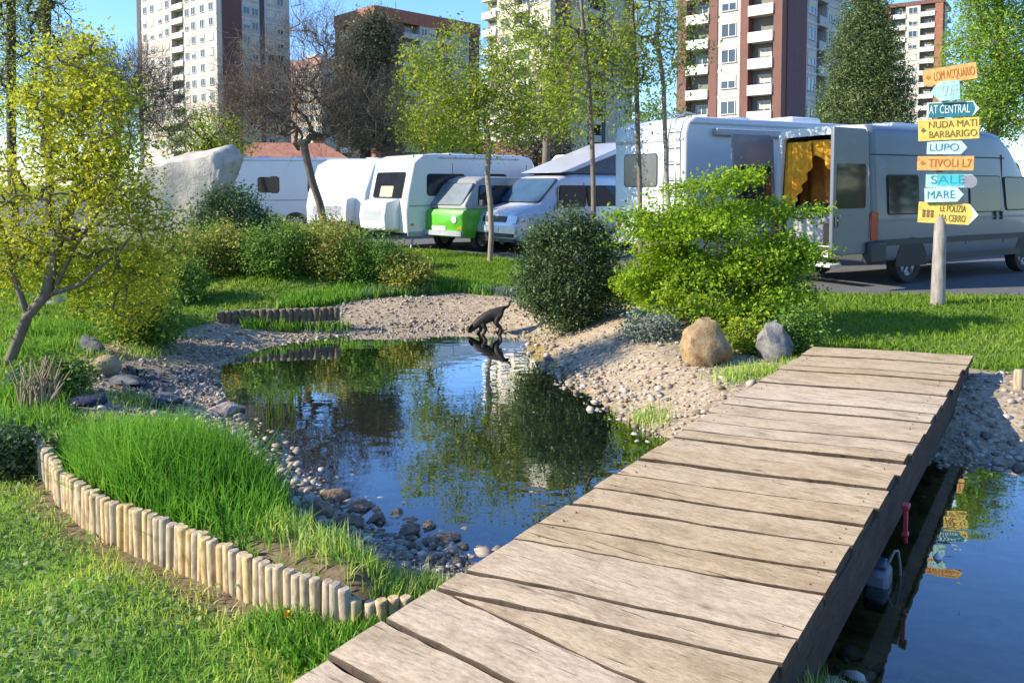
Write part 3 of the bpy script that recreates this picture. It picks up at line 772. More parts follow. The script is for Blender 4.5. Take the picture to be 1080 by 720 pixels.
# low terracotta roofed buildings at the feet of the towers
def low_house(label, px, Y, w, d, h, rz, roofh=1.6, wall=CREAM):
    root = empty('low_building', ((px - 540) / 840 * Y, Y, 0), rz, label, 'building', 'low buildings with terracotta roofs')
    mb = MB(); mb.box((0, 0, h / 2 - .2), (w, d, h + .4)); mb.build('wall', wall, root)
    mb = MB(); o = .4; A = [(-w / 2 - o, -d / 2 - o, h), (w / 2 + o, -d / 2 - o, h), (w / 2 + o, d / 2 + o, h), (-w / 2 - o, d / 2 + o, h)]; B_ = [(-w / 2 + d * .4, 0, h + roofh), (w / 2 - d * .4, 0, h + roofh)]
    mb.add(A + B_, [(3, 2, 1, 0), (0, 1, 5, 4), (2, 3, 4, 5), (1, 2, 5), (3, 0, 4)]); mb.build('roof', TERRA, root)
    for k in range(int(w // 3)):
        me = win_meshes(1.2, 1.4)[k % 3]; q = bpy.data.objects.new('window', me); COL.objects.link(q); q.parent = root; q.location = (-w / 2 + 1.5 + k * 3, -d / 2 - .02, 1.0); q.rotation_euler = (0, 0, math.pi)
    mb = MB(); mb.box((w * .2, d * .1, h + roofh * .9), (.7, .7, 1.3)); mb.build('chimney', REDB, root)
low_house('low building with an orange roof behind the bare tree', 305, 62, 11, 7, 2.9, .15, 2.0, TERRA)
low_house('low building with an orange roof behind the young lime tree', 520, 66, 9, 7, 3.0, .1, 2.2)
low_house('small orange walled building at the foot of the nearest tower', 868, 56, 3.6, 3, 4.6, .3, 1.0, TERRA)
low_house('low brick building beyond the right frame edge', 1290, 40, 12, 7, 3.0, -.5, 1.8, REDB)
# ================================================================== vehicles
def paint(name, col, metal=0.0, rough=.32): return simple(name, col, rough, metal, .04, 3, 0, .2)
WHITE = paint('white_bodywork', (0.74, 0.74, 0.73)); WHITEM = paint('greyish_white_bodywork', (0.58, 0.59, 0.61)); WHITE2 = paint('offwhite_bodywork', (0.66, 0.67, 0.68)); SILVER = paint('silver_grey_paint', (0.145, 0.16, 0.185), .08, .34)
LSILV = paint('light_silver_paint', (0.58, 0.59, 0.63), .3, .28); GREENP = paint('lime_green_paint', (0.10, 0.42, 0.025)); GREYP = paint('grey_paint', (0.30, 0.30, 0.28))
GLASS = simple('dark_glass', (0.016, 0.02, 0.026), .06, 0, .2, 3, spec=.45); GLASSB = simple('blue_glass', (0.05, 0.09, 0.13), .05, 0, .2, 3, spec=.9); TEALG = simple('teal_glass', (0.08, 0.19, 0.21), .06, 0, .3, 9)
RUB = simple('black_rubber', (0.02, 0.02, 0.02), .75); PLAS = simple('black_plastic', (0.03, 0.03, 0.032), .55); RIM = simple('steel_rim', (0.35, 0.35, 0.36), .35, .7); CHR = simple('grey_trim', (0.35, 0.36, 0.37), .4)
REDL = simple('red_lamp', (0.38, 0.006, 0.010), .2, spec=.8); LAMP = simple('clear_lamp', (0.55, 0.57, 0.58), .12, .2); AMB = simple('amber_lamp', (0.65, 0.22, 0.01), .2)
CURT = simple('beige_curtain', (0.50, 0.38, 0.25), .9, 0, .3, 20); PLATE = simple('number_plate', (0.7, 0.7, 0.68), .5); SEAL = simple('window_seal', (0.015, 0.015, 0.015), .6)

def wheel(par, x, y, r=.31, w=.2):
    s = 1 if y > 0 else -1
    prof = [(.62, .42), (.80, .5), (.95, .46), (1, .30), (1, -.30), (.95, -.46), (.80, -.5), (.62, -.42)]
    n = 24; rings = [[Vector((x + math.cos(a) * r * pr, y - s * w / 2 + w * pz, r + math.sin(a) * r * pr)) for a in np.linspace(0, 2 * math.pi, n, endpoint=False)] for pr, pz in prof]
    mb = MB(); mb.loft(rings + [rings[0]], False, False); wh = mb.build('wheel', RUB, par, smooth=50)
    mb = MB(); yo = y - s * w / 2 + s * w * .36
    mb.tube([(x, yo - s * .10, r), (x, yo, r)], [r * .63, r * .63], 20); mb.tube([(x, yo, r), (x, yo + s * .03, r)], [r * .2, r * .16], 12)
    for k in range(6):
        a = k * math.pi / 3; mb.tube([(x + math.cos(a) * r * .22, yo + s * .012, r + math.sin(a) * r * .22), (x + math.cos(a) * r * .56, yo + s * .006, r + math.sin(a) * r * .56)], .03, 6)
    mb.build('rim', RIM, wh, smooth=40)
def rrect(u0, u1, v0, v1, r=.06, n=4):
    out = []
    for cx, cy_, a0 in ((u1 - r, v1 - r, 0), (u0 + r, v1 - r, 90), (u0 + r, v0 + r, 180), (u1 - r, v0 + r, 270)):
        for k in range(n + 1):
            a = R(a0 + 90 * k / n); out.append((cx + r * math.cos(a), cy_ + r * math.sin(a)))
    return out
def yface(x0, x1, z0, z1, y, out=.008, r=.06, yt=None, skew=0):
    """a rounded panel on a flank; yt: y at the panel's top, out: how far it stands proud"""
    s = 1 if y > 0 else -1; yt = y if yt is None else yt; P_ = []
    for u, v in rrect(x0, x1, z0, z1, r): f = (v - z0) / (z1 - z0); P_.append((u + skew * f, y + (yt - y) * f + s * out, v))
    return P_, (0, -s * (out + .01), 0)
def xface(y0, y1, z0, z1, x, s, out=.008, r=.06, xt=None):
    xt = x if xt is None else xt; P_ = []
    for u, v in rrect(y0, y1, z0, z1, r): f = (v - z0) / (z1 - z0); P_.append((x + (xt - x) * f + s * out, u, v))
    return P_, (-s * (out + .01), 0, 0)
def panel(name, mat, par, face): 
    mb = MB(); mb.prism(*face); return mb.build(name, mat, par)
def window(par, face, mat=None, frame=.03):
    P_, off = face; c = sum((Vector(p) for p in P_), Vector()) / len(P_)
    big = [c + (Vector(p) - c) * 1.0 + (Vector(p) - c).normalized() * frame - Vector(off).normalized() * -.004 for p in P_]
    fr_ = MB(); fr_.prism([p + Vector(off) * .2 for p in big], Vector(off) * .7); f = fr_.build('window', SEAL, par)
    p = MB(); p.prism(P_, off); p.build('pane', mat or GLASS, f); return f
def place(px, Y, corner, rz, z=0.0):
    c = np.array([(px - 540) / 840 * Y, Y]); ca, sa = math.cos(rz), math.sin(rz)
    return (c[0] - (corner[0] * ca - corner[1] * sa), c[1] - (corner[0] * sa + corner[1] * ca), z)
def profile_body(name, prof, hw, mat, par, bevel=.06):
    mb = MB(); mb.prism([(x, -hw, z) for x, z in prof], (0, 2 * hw, 0)); return mb.build(name, mat, par, bevel=bevel, seg=3, smooth=35)
def ringyz(x, zb, zt, hw, hwt, r, belt=1.05, rb=.06):
    pts = []
    belt = min(belt, zt - r - .05); 
    half = [(0, zb), (hw - rb, zb), (hw - rb * .3, zb + rb * .3), (hw, zb + rb), (hw, (zb + belt) / 2), (hw, belt), (hw + (hwt - hw) * .6, belt + (zt - r - belt) * .6)]
    yy = hwt; 
    for k in range(6):
        a = R(90 * k / 5); half.append((yy - r + r * math.cos(a), zt - r + r * math.sin(a)))
    half.append((0, zt + .015))
    full = half + [(-y, z) for y, z in half[-2:0:-1]]
    return [Vector((x, y, z)) for y, z in full]

# ---- caravans
def caravan(label, px, Y, rz, near, L_=4.8, hw=1.08, h=2.45, slope=.35, side_win=((-.2, 1.1),), mat=WHITE, frontwin=True, locker=True, sg=None, group='caravans parked along the road', low=None):
    """x forward (drawbar); near: which end the photo sees ('front' or 'back')"""
    cor = (L_ / 2, hw) if near == 'front' else (-L_ / 2, -hw)
    root = empty('caravan', place(px, Y, cor, rz), rz, label, 'caravan', group)
    a = L_ / 2; zb = .42
    prof = [(-a, zb), (a, zb), (a + .03, 1.0), (a - slope * .1, 1.45), (a - slope * .6, h - .22), (a - slope - .12, h - .03), (a - slope - .5, h), (-a + .55, h), (-a + .18, h - .06), (-a + .04, h - .3), (-a, 1.3)]
    profile_body('body', prof, hw, mat, root, .07)
    mb = MB(); mb.box((0, 0, h + .03), (.5, .5, .07)); mb.box((-1.3, .2, h + .03), (.4, .4, .06)); mb.build('roof_hatch', CHR, root, bevel=.02)
    for s in (1, -1):
        for x0, x1 in side_win: window(root, yface(x0, x1, 1.38, 1.92, s * hw, r=.09), sg)
        for n_, x0, x1, z0, z1 in (('locker_hatch', a - 1.25, a - .35, .55, .98), ('entry_door', -1.75, -1.15, .5, 2.05)):
            panel(n_, WHITE2, root, yface(x0, x1, z0, z1, s * hw, .006, .04))
        panel('trim_strip', CHR, root, yface(-a + .05, a - .05, 1.10, 1.14, s * hw, .012, .015)); panel('skirt', CHR, root, yface(-a + .02, a - .02, .36, .47, s * hw, .014, .02))
        for xx in (-a + .35, a - 1.35): panel('panel_joint', SEAL, root, yface(xx, xx + .012, .5, h - .25, s * hw, .004, .004))
        panel('gutter_rail', CHR, root, yface(-a + .6, a - slope - .55, h - .13, h - .10, s * hw, .012, .01)); panel('marker_lamp', AMB, root, yface(-.8, -.72, .54, .60, s * hw, .012, .01))
        wheel(root, -.35, s * (hw - .06), .31, .19)
        mb = MB(); mb.prism([(-.35 + math.cos(t) * .42, s * (hw + .012), .30 + math.sin(t) * .40) for t in np.linspace(0, math.pi, 12)], (0, -s * .02, 0)); mb.build('wheel_arch', PLAS, root)
    if frontwin:
        x0, x1 = a + .03 - .0, a - slope * .55
        f = window(root, xface(-.78, .78, 1.32, h - .48, a - .005, 1, .03, .08, a - .15))
        mb = MB(); mb.prism(*xface(-.35, .35, 1.34, 1.62, a + .012, 1, .03, .04, a - .05)); mb.build('curtain', CURT, root)
    window(root, xface(-.7, .7, 1.35, h - .5, -a - .0, -1, .01, .08, -a + .03))
    if locker:
        mb = MB(); mb.prism([(a - .02, -.72, .5), (a + .42, -.72, .5), (a + .46, -.72, .85), (a + .40, -.72, 1.22), (a - .02, -.72, 1.30)], (0, 1.44, 0)); mb.build('gas_locker', mat, root, bevel=.05, seg=3)
        panel('number_plate', PLATE, root, xface(-.25, .25, .55, .66, a + .44, 1, .01, .01))
        mb = MB(); mb.prism(*xface(-.5, .5, .74, 1.0, a + .45, 1, .01, .03)); mb.build('handle_recess', CHR, root)
    mb = MB(); mb.box((a + .55, 0, .40), (1.1, .10, .09)); mb.box((a + .3, .25, .40), (1.0, .07, .08), -.3); mb.box((a + .3, -.25, .40), (1.0, .07, .08), .3); mb.tube([(a + 1.0, 0, .08), (a + 1.0, 0, .75)], .03, 8); mb.tube([(a + 1.0, -.04, .08), (a + 1.0, .04, .08)], .09, 12)
    mb.build('drawbar', PLAS, root)
    mb = MB()
    for xx in (-a + .3, a - .35):
        for s in (1, -1): mb.tube([(xx, s * .8, .44), (xx + .12, s * .85, .02)], .03, 6)
    mb.build('corner_steady', CHR, root)
    panel('side_reflector', AMB, root, yface(a - .2, a - .1, .62, .68, hw, .012, .01))
    return root
caravan('white caravan with a dark front window, gas locker box and long shaded side window', 429, 19.9, math.pi + R(36), 'front', L_=4.1, side_win=((.35, 1.45), (-1.0, -.3)))
caravan('white caravan with a big sloping sunlit front behind the bare tree trunk', 385, 24.3, math.pi + R(68), 'front', slope=1.0, side_win=((.35, .85),), frontwin=False, sg=TEALG, h=2.5)
caravan('grey white caravan farthest left, its shaded side behind the tall dark bush', 236, 27.0, R(20), 'back', L_=5.4, side_win=((-1.6, -.9), (.1, .55), (.9, 1.4)), mat=WHITE2, locker=False, h=2.6)

# ---- motorhome
def motorhome():
    th = R(29); hw, a, h = 1.15, 3.4, 3.0
    root = empty('motorhome', place(722, 15.6, (-a, -hw), th), th, 'large white motorhome with a ladder and window on its sunlit rear wall', 'motorhome')
    prof = [(-a, .38), (2.0, .38), (3.3, .45), (3.45, .9), (2.75, 1.35), (2.35, 1.75), (2.9, 2.15), (2.85, 2.55), (2.3, h - .05), (1.6, h), (-a + .25, h), (-a + .05, h - .12), (-a, h - .35)]
    profile_body('body', prof, hw, WHITEM, root, .06)
    window(root, xface(-.30, .78, 1.62, 2.28, -a, -1, .012, .08), simple('grey_glass', (0.10, 0.105, 0.11), .12))
    mb = MB()
    for y in (-.98, -.62): mb.tube([(-a, y, 1.0), (-a - .10, y, 1.0), (-a - .10, y, h - .05), (-a + .15, y, h + .08), (-a + .4, y, h + .05)], .018, 8)
    for k in range(6): mb.tube([(-a - .10, -.98, 1.15 + k * .32), (-a - .10, -.62, 1.15 + k * .32)], .014, 6)
    mb.build('ladder', simple('aluminium', (0.6, 0.6, 0.61), .3, .8), root, smooth=60)
    for y in (.95, -.95):
        panel('tail_lamp', REDL, root, xface(y - .06, y + .06, .75, 1.05, -a, -1, .02, .02))
    panel('bumper', CHR, root, xface(-1.1, 1.1, .40, .66, -a - .0, -1, .06, .04)); panel('number_plate', PLATE, root, xface(-.25, .25, .70, .82, -a, -1, .02, .01))
    panel('rear_trim', CHR, root, xface(-1.1, 1.1, 2.52, 2.58, -a, -1, .014, .02)); panel('rear_locker', WHITE2, root, xface(-.55, .7, .9, 1.45, -a, -1, .01, .04))
    mb = MB(); mb.box((-.6, -hw - .06, h - .30), (4.2, .14, .15)); mb.build('awning', CHR, root, bevel=.03, seg=3)
    for s in (1, -1):
        window(root, yface(-.1, .9, 1.5, 2.05, s * hw, r=.09)); panel('locker_hatch', WHITE2, root, yface(-2.0, -1.1, .85, 1.35, s * hw, .007, .04)); panel('entry_door', WHITE2, root, yface(1.15, 1.8, .5, 2.2, s * hw, .007, .05))
        panel('trim_strip', CHR, root, yface(-a + .05, 2.2, .78, .82, s * hw, .012, .015)); window(root, yface(2.05, 2.55, 1.35, 1.85, s * hw, .01, .05))
        panel('top_strip', CHR, root, yface(-a + .1, 2.4, h - .16, h - .12, s * hw, .012, .015))
        wheel(root, -1.7, s * (hw - .05)); wheel(root, 2.4, s * (hw - .05))
    mb = MB(); mb.box((-1.2, 0, h + .06), (.7, .7, .12)); mb.build('roof_hatch', WHITE, root, bevel=.04)
    mb = MB(); mb.box((1.0, .1, h + .10), (1.0, .75, .22)); mb.build('roof_box', WHITE2, root, bevel=.07, seg=3)
motorhome()

# ---- silver high roof van with open rear doors
def open_van():
    th = R(30); hw, xr, zt = .99, -2.8, 2.62
    root = empty('panel_van', place(919, 12.75, (xr, -hw), th), th, 'silver high roofed van with both rear doors open and orange cloth inside', 'van')
    st = [(-2.80, .42, zt, hw, .90, .14), (-2.6, .40, zt + .01, hw, .90, .16), (.6, .40, zt + .01, hw, .90, .16), (1.0, .40, zt - .03, hw, .89, .17), (1.35, .40, zt - .22, hw, .88, .18), (1.75, .38, 2.02, hw, .87, .15), (2.10, .38, 1.46, .98, .86, .12), (2.35, .38, 1.22, .97, .86, .1), (2.75, .40, 1.08, .93, .82, .1), (2.92, .45, .85, .80, .70, .1)]
    mb = MB(); mb.loft([ringyz(*s) for s in st], False, True); mb.build('body', SILVER, root, smooth=50, solid=.05)
    # frame round the rear opening
    o_, i_ = ringyz(xr - .012, .42, zt, hw, .90, .14), ringyz(xr - .012, .62, zt - .14, hw - .10, .80, .10)
    mb = MB(); n = len(o_); mb.add(o_ + i_ + [v + Vector((.07, 0, 0)) for v in i_], [(k, (k + 1) % n, n + (k + 1) % n, n + k) for k in range(n)] + [(n + k, n + (k + 1) % n, 2 * n + (k + 1) % n, 2 * n + k) for k in range(n)])
    mb.build('rear_frame', paint('pale_grey_paint', (0.60, 0.60, 0.59)), root, smooth=40)
    mb = MB(); mb.box((-1.2, 0, .56), (3.1, 1.78, .06)); mb.build('load_floor', simple('grey_floor', (0.22, 0.21, 0.2), .8), root)
    mb = MB(); mb.box((-1.9, .45, .90), (1.5, .8, .55)); mb.build('bed_box', simple('pale_ply', (0.55, 0.5, 0.43), .7), root, bevel=.02)
    mb = MB(); mb.box((-1.7, .05, 1.26), (1.7, 1.5, .14)); mb.build('bed', simple('dark_bedding', (0.04, 0.04, 0.045), .9, var=.5), root, bevel=.05)
    mb = MB(); mb.box((-2.35, -.2, 1.06), (.5, .7, .16), .2); mb.build('blanket', simple('grey_blanket', (0.35, 0.34, 0.33), .95, var=.5, scale=15), root, bevel=.05)
    # hanging cloth: wavy sheets
    OR = simple('orange_cloth', (0.80, 0.36, 0.02), .9, var=.25, scale=8); RU = simple('rust_cloth', (0.45, 0.15, 0.02), .9, var=.35, scale=6)
    def drape(name, mat, x, y0, y1, z0, z1, top=None):
        nu, nv = 40, 14; V = []; 
        for j in range(nv):
            for i in range(nu):
                u, v = i / (nu - 1), j / (nv - 1); zz = z1 - (z1 - (z0 if top is None else z0 + top(u))) * v
                V.append((x + .035 * math.sin(u * 34 + 1.5 * v) * (0.3 + v) + .08 * (1 - v) * 0, y0 + (y1 - y0) * u, zz))
        V = np.array(V); id_ = np.arange(nu * nv).reshape(nv, nu)
        np_mesh(name, V, np.stack([id_[:-1, :-1].ravel(), id_[:-1, 1:].ravel(), id_[1:, 1:].ravel(), id_[1:, :-1].ravel()], 1), mat, root, smooth=True)
    drape('curtain', OR, -2.68, .30, .86, 1.05, 2.40, lambda u: .9 * (1 - u) ** 1.3)
    drape('curtain', OR, -2.64, -.80, .40, 2.02, 2.42, lambda u: .15 * math.sin(u * 9))
    drape('rear_cloth', RU, -2.25, -.8, .85, 1.3, 2.35)
    # doors, hinged on the corners
    def door(y, ang):
        d = empty('rear_door', (xr - .03, y, 0), ang); d.parent = root
        s = -1 if y > 0 else 1; w = .93; zb, z1 = .55, zt - .08; tp = .07
        pts = [(0, s * 0.0, zb), (0, s * w, zb), (0, s * w, z1), (0, s * (tp + .06), z1), (0, s * tp, z1 - .09), (0, s * .0, 1.15)]
        mb = MB(); mb.prism([(x - .035, a, b_) for x, a, b_ in pts], (.07, 0, 0)); mb.build('door_panel', SILVER, d, bevel=.02, seg=3)
        y0, y1 = sorted((s * .12, s * (w - .08))); window(d, xface(y0, y1, 1.28, 1.98, -.035, -1, .006, .05)); window(d, xface(y0, y1, 1.28, 1.98, .035, 1, .006, .05))
        mb = MB(); mb.prism(*xface(y0, y1, .72, 1.12, .035, 1, .012, .04)); mb.build('inner_trim', simple('door_card', (0.45, 0.45, 0.44), .7), d)
        mb = MB(); mb.box((-.055, s * (w - .07), 1.08), (.03, .05, .16)); mb.build('handle', PLAS, d, bevel=.008); return d
    d1 = door(-.95, R(0)); d1.rotation_euler.z = R(92)     # right door swung out behind the van
    d2 = door(.95, R(0)); d2.rotation_euler.z = R(-101)
    mb = MB(); mb.box((xr - .06, 0, .50), (.16, 1.94, .20)); mb.build('bumper', PLAS, root, bevel=.04, seg=3)
    mb = MB(); mb.box((xr - .33, .25, .33), (.30, 1.7, .05)); mb.build('step', simple('pale_step', (0.55, 0.53, 0.5), .6), root, bevel=.01)
    mb = MB(); mb.box((xr + .10, -hw - .01, .56), (.46, .14, .36)); mb.build('bumper_corner', PLAS, root, bevel=.05, seg=3)
    for s in (1, -1):
        panel('tail_lamp', REDL, root, xface(s * .93 - .05, s * .93 + .05, .78, 1.18, xr, -1, .03, .03)); panel('lamp_flank', REDL, root, yface(xr - .01, xr + .17, .76, 1.22, s * hw, .014, .04))
        tw = lambda z: s * (hw + (.90 - hw) * max(0, (z - 1.05) / 1.4))
        for x0, x1 in ((xr + .45, xr + 1.25), (xr + 1.55, xr + 2.5), (xr + 2.75, xr + 3.7)): window(root, yface(x0, x1, 1.18, 1.80, tw(1.18), .02, .05, tw(1.80)))
        window(root, yface(1.1, 1.85, 1.2, 1.78, tw(1.2), .02, .05, tw(1.78), skew=-.05))
        panel('rub_strip', PLAS, root, yface(xr + .1, 2.4, .66, .76, s * hw, .018, .03)); panel('sill', PLAS, root, yface(xr + 1.45, 1.6, .36, .47, s * hw, .01, .02))
        panel('body_crease', SILVER, root, yface(xr + .1, 2.0, 1.06, 1.09, s * hw, .012, .012)); panel('door_seam', SEAL, root, yface(xr + 2.62, xr + 2.635, .6, 2.2, tw(.6), .006, .005, tw(2.2))); panel('door_seam', SEAL, root, yface(1.0, 1.015, .6, 2.2, tw(.6), .006, .005, tw(2.2)))
        panel('roof_seam', SEAL, root, yface(xr + .05, 1.1, 2.13, 2.15, tw(2.13), .006, .008))
        for xx in (.92, .72): panel('door_handle', PLAS, root, yface(xx - .02, xx + .02, 1.02, 1.17, tw(1.1), .03, .015))
        for wx in (-1.72, 1.85):
            wheel(root, wx, s * (hw - .04), .34, .21)
            mb = MB(); mb.prism([(wx + math.cos(t) * .42, s * (hw + .006), .36 + math.sin(t) * .42) for t in np.linspace(-.15, math.pi + .15, 16)], (0, -s * .03, 0)); mb.build('wheel_arch', SEAL, root)
        panel('headlight', LAMP, root, yface(2.45, 2.75, .92, 1.06, s * .95, .01, .04))
    window(root, xface(-.8, .8, 1.42, 2.08, 2.13, 1, .03, .08, 1.72), GLASSB)
    panel('number_plate', PLATE, root, xface(-.3, .3, .44, .55, xr - .14, -1, .006, .01))
    mb = MB(); mb.box((-1.0, 0, zt + .08), (.8, .7, .09)); mb.build('roof_vent', WHITE, root, bevel=.03)
open_van()

# ---- silver camper van with its pop roof up
def pop_van():
    th = math.pi + R(40); root = empty('camper_van', place(549, 18.6, (2.35, .9), th), th, 'light silver camper van with blue windscreen and its pop roof raised', 'van')
    st = [(-2.42, .38, 1.88, .88, .76, .12), (-2.3, .32, 1.92, .94, .80, .14), (.55, .30, 1.92, .95, .80, .14), (.95, .30, 1.84, .95, .78, .13), (1.35, .30, 1.50, .95, .76, .10), (1.62, .30, 1.19, .95, .80, .08), (2.05, .30, 1.08, .93, .80, .1), (2.32, .32, .98, .86, .74, .1), (2.44, .38, .72, .80, .70, .08)]
    mb = MB(); mb.loft([ringyz(*s, belt=1.0) for s in st]); mb.build('body', LSILV, root, smooth=45)
    window(root, xface(-.72, .72, 1.24, 1.80, 1.62, 1, .025, .08, 1.02), GLASSB)
    for s in (1, -1):
        tw = lambda z: s * (.95 + (.80 - .95) * max(0, (z - 1.0) / .8))
        for x0, x1 in ((.25, 1.15), (-.95, .12), (-2.15, -1.1)): window(root, yface(x0, x1, 1.12, 1.62, tw(1.12), .02, .06, tw(1.62), skew=-.12 if x1 > 1 else 0))
        panel('headlight', LAMP, root, xface(s * .64 - .17, s * .64 + .17, .74, .92, 2.40, 1, .02, .04, 2.35)); panel('door_seam', SEAL, root, yface(.18, .195, .5, 1.7, tw(.5), .006, .005, tw(1.7)))
        wheel(root, 1.55, s * .88, .32); wheel(root, -1.5, s * .88, .32)
        for wx in (1.55, -1.5):
            mb = MB(); mb.prism([(wx + math.cos(t) * .39, s * .957, .33 + math.sin(t) * .39) for t in np.linspace(-.1, math.pi + .1, 16)], (0, -s * .03, 0)); mb.build('wheel_arch', SEAL, root)
        mb = MB(); mb.box((1.15, s * 1.03, 1.18), (.10, .18, .2)); mb.build('mirror', PLAS, root, bevel=.03)
    panel('grille', PLAS, root, xface(-.45, .45, .76, .90, 2.42, 1, .015, .03, 2.37)); panel('air_intake', PLAS, root, xface(-.75, .75, .40, .54, 2.44, 1, .03, .04)); panel('bumper', LSILV, root, xface(-.86, .86, .50, .68, 2.43, 1, .06, .06))
    panel('number_plate', PLATE, root, xface(-.26, .26, .54, .64, 2.50, 1, .006, .01)); panel('lower_lip', PLAS, root, xface(-.8, .8, .30, .38, 2.42, 1, .04, .03))
    # raised roof bed: shell lid and cloth bellows
    mb = MB(); mb.prism([(x, -.72, z) for x, z in ((.75, 1.93), (-1.75, 1.94), (-1.72, 2.62), (-1.6, 2.66))], (0, 1.44, 0)); mb.build('roof_tent', simple('tent_cloth', (0.16, 0.17, 0.19), .95, var=.3, scale=20), root)
    mb = MB(); mb.prism([(x, -.78, z) for x, z in ((.95, 1.95), (.6, 2.06), (-1.7, 2.80), (-1.88, 2.74), (-1.80, 2.66), (.5, 1.97))], (0, 1.56, 0)); mb.build('roof_lid', LSILV, root, bevel=.03, seg=3)
    return root
pop_van()

# ---- old two tone green van
def green_van():
    th = math.pi + R(47); root = empty('green_van', place(489, 19.3, (2.1, .86), th), th, 'old lime green van with grey upper half and flat front', 'van')
    st = [(-2.1, .40, 1.03, .82, .82, .04), (-1.95, .34, 1.05, .86, .86, .04), (1.95, .34, 1.05, .86, .86, .04), (2.08, .38, 1.02, .84, .84, .05), (2.13, .46, .92, .78, .78, .05)]
    mb = MB(); mb.loft([ringyz(*s, belt=.8) for s in st]); mb.build('lower_body', GREENP, root, smooth=45)
    st = [(-2.08, 1.04, 1.60, .82, .70, .10), (-1.85, 1.04, 1.84, .85, .70, .12), (1.2, 1.04, 1.86, .85, .70, .12), (1.45, 1.04, 1.78, .84, .69, .12), (1.98, 1.04, 1.16, .83, .80, .05)]
    mb = MB(); mb.loft([ringyz(*s, belt=1.1, rb=.03) for s in st]); mb.build('upper_body', GREYP, root, smooth=45)
    window(root, xface(-.66, .66, 1.16, 1.68, 1.97, 1, .03, .06, 1.56), simple('pale_glass', (0.20, 0.23, 0.25), .08, spec=.8))
    for s in (1, -1):
        tw = lambda z: s * (.85 + (.70 - .85) * max(0, (z - 1.1) / .65))
        for x0, x1 in ((.75, 1.55), (-.55, .62), (-1.8, -.7)): window(root, yface(x0, x1, 1.16, 1.62, tw(1.16), .012, .05, tw(1.62), skew=-.15 if x1 > 1 else 0))
        mb = MB(); mb.tube([(2.10, s * .56, .80), (2.155, s * .56, .80)], [.095, .095], 18); mb.build('headlight', LAMP, root, smooth=40)
        panel('indicator', AMB, root, xface(s * .72 - .05, s * .72 + .05, .56, .62, 2.13, 1, .012, .01)); wheel(root, 1.35, s * .78, .30, .18); wheel(root, -1.25, s * .78, .30, .18)
        for wx in (1.35, -1.25):
            mb = MB(); mb.prism([(wx + math.cos(t) * .36, s * .868, .34 + math.sin(t) * .36) for t in np.linspace(-.05, math.pi + .05, 16)], (0, -s * .03, 0)); mb.build('wheel_arch', SEAL, root)
        mb = MB(); mb.box((1.6, s * .98, 1.2), (.06, .14, .16)); mb.build('mirror', PLAS, root, bevel=.02)
    panel('grille', simple('grille_grey', (0.16, 0.17, 0.165), .5), root, xface(-.68, .68, .70, .90, 2.10, 1, .018, .03)); panel('bumper', CHR, root, xface(-.86, .86, .40, .52, 2.12, 1, .08, .03)); panel('number_plate', PLATE, root, xface(-.25, .25, .53, .63, 2.13, 1, .02, .01))
    panel('yellow_stripe', simple('yellow_paint', (0.6, 0.55, 0.03), .4), root, xface(.40, .80, .55, .66, 2.12, 1, .008, .02))
green_van()

# ---- white camper with a rack on its rear wall
def rack_camper():
    th = R(38); hw, a, h = 1.05, 2.7, 2.5
    root = empty('camper_van', place(634, 21.0, (-a, -hw), th), th, 'white camper with a grey rear panel and bicycle rack, half behind the round bush', 'van')
    prof = [(-a, .4), (1.8, .38), (2.7, .45), (2.75, .95), (2.0, 1.2), (1.5, 1.9), (1.45, 2.2), (1.1, h), (-a + .2, h), (-a, h - .2)]
    profile_body('body', prof, hw, WHITE, root, .06)
    panel('rear_panel', simple('beige_grey_panel', (0.30, 0.27, 0.24), .6), root, xface(-.85, .85, 1.55, 2.28, -a, -1, .01, .06)); window(root, xface(-.8, -.0, 1.05, 1.4, -a, -1, .012, .05))
    mb = MB()
    for y in (-.6, .5): mb.tube([(-a, y, 1.9), (-a - .12, y, 1.9), (-a - .15, y, .9), (-a - .5, y, .88)], .02, 6)
    for x in (.2, .4): mb.tube([(-a - x, -.85, .9), (-a - x, .85, .9)], .022, 6)
    mb.tube([(-a - .12, -.85, 1.55), (-a - .12, .85, 1.55)], .02, 6); mb.build('bicycle_rack', simple('dark_tube', (0.06, 0.06, 0.06), .4, .5), root, smooth=50)
    for s in (1, -1):
        panel('tail_lamp', REDL, root, xface(s * .92 - .06, s * .92 + .06, .7, .95, -a, -1, .02, .02)); window(root, yface(-1.6, -.6, 1.4, 1.9, s * hw)); wheel(root, -1.5, s * .98); wheel(root, 1.9, s * .98); window(root, yface(.9, 1.55, 1.35, 1.85, s * hw, .008, .05))
    panel('bumper', CHR, root, xface(-1.0, 1.0, .42, .6, -a, -1, .07, .03)); panel('number_plate', simple('yellow_plate', (0.62, 0.5, 0.05), .5), root, xface(-.25, .25, .64, .76, -a, -1, .02, .01))
rack_camper()

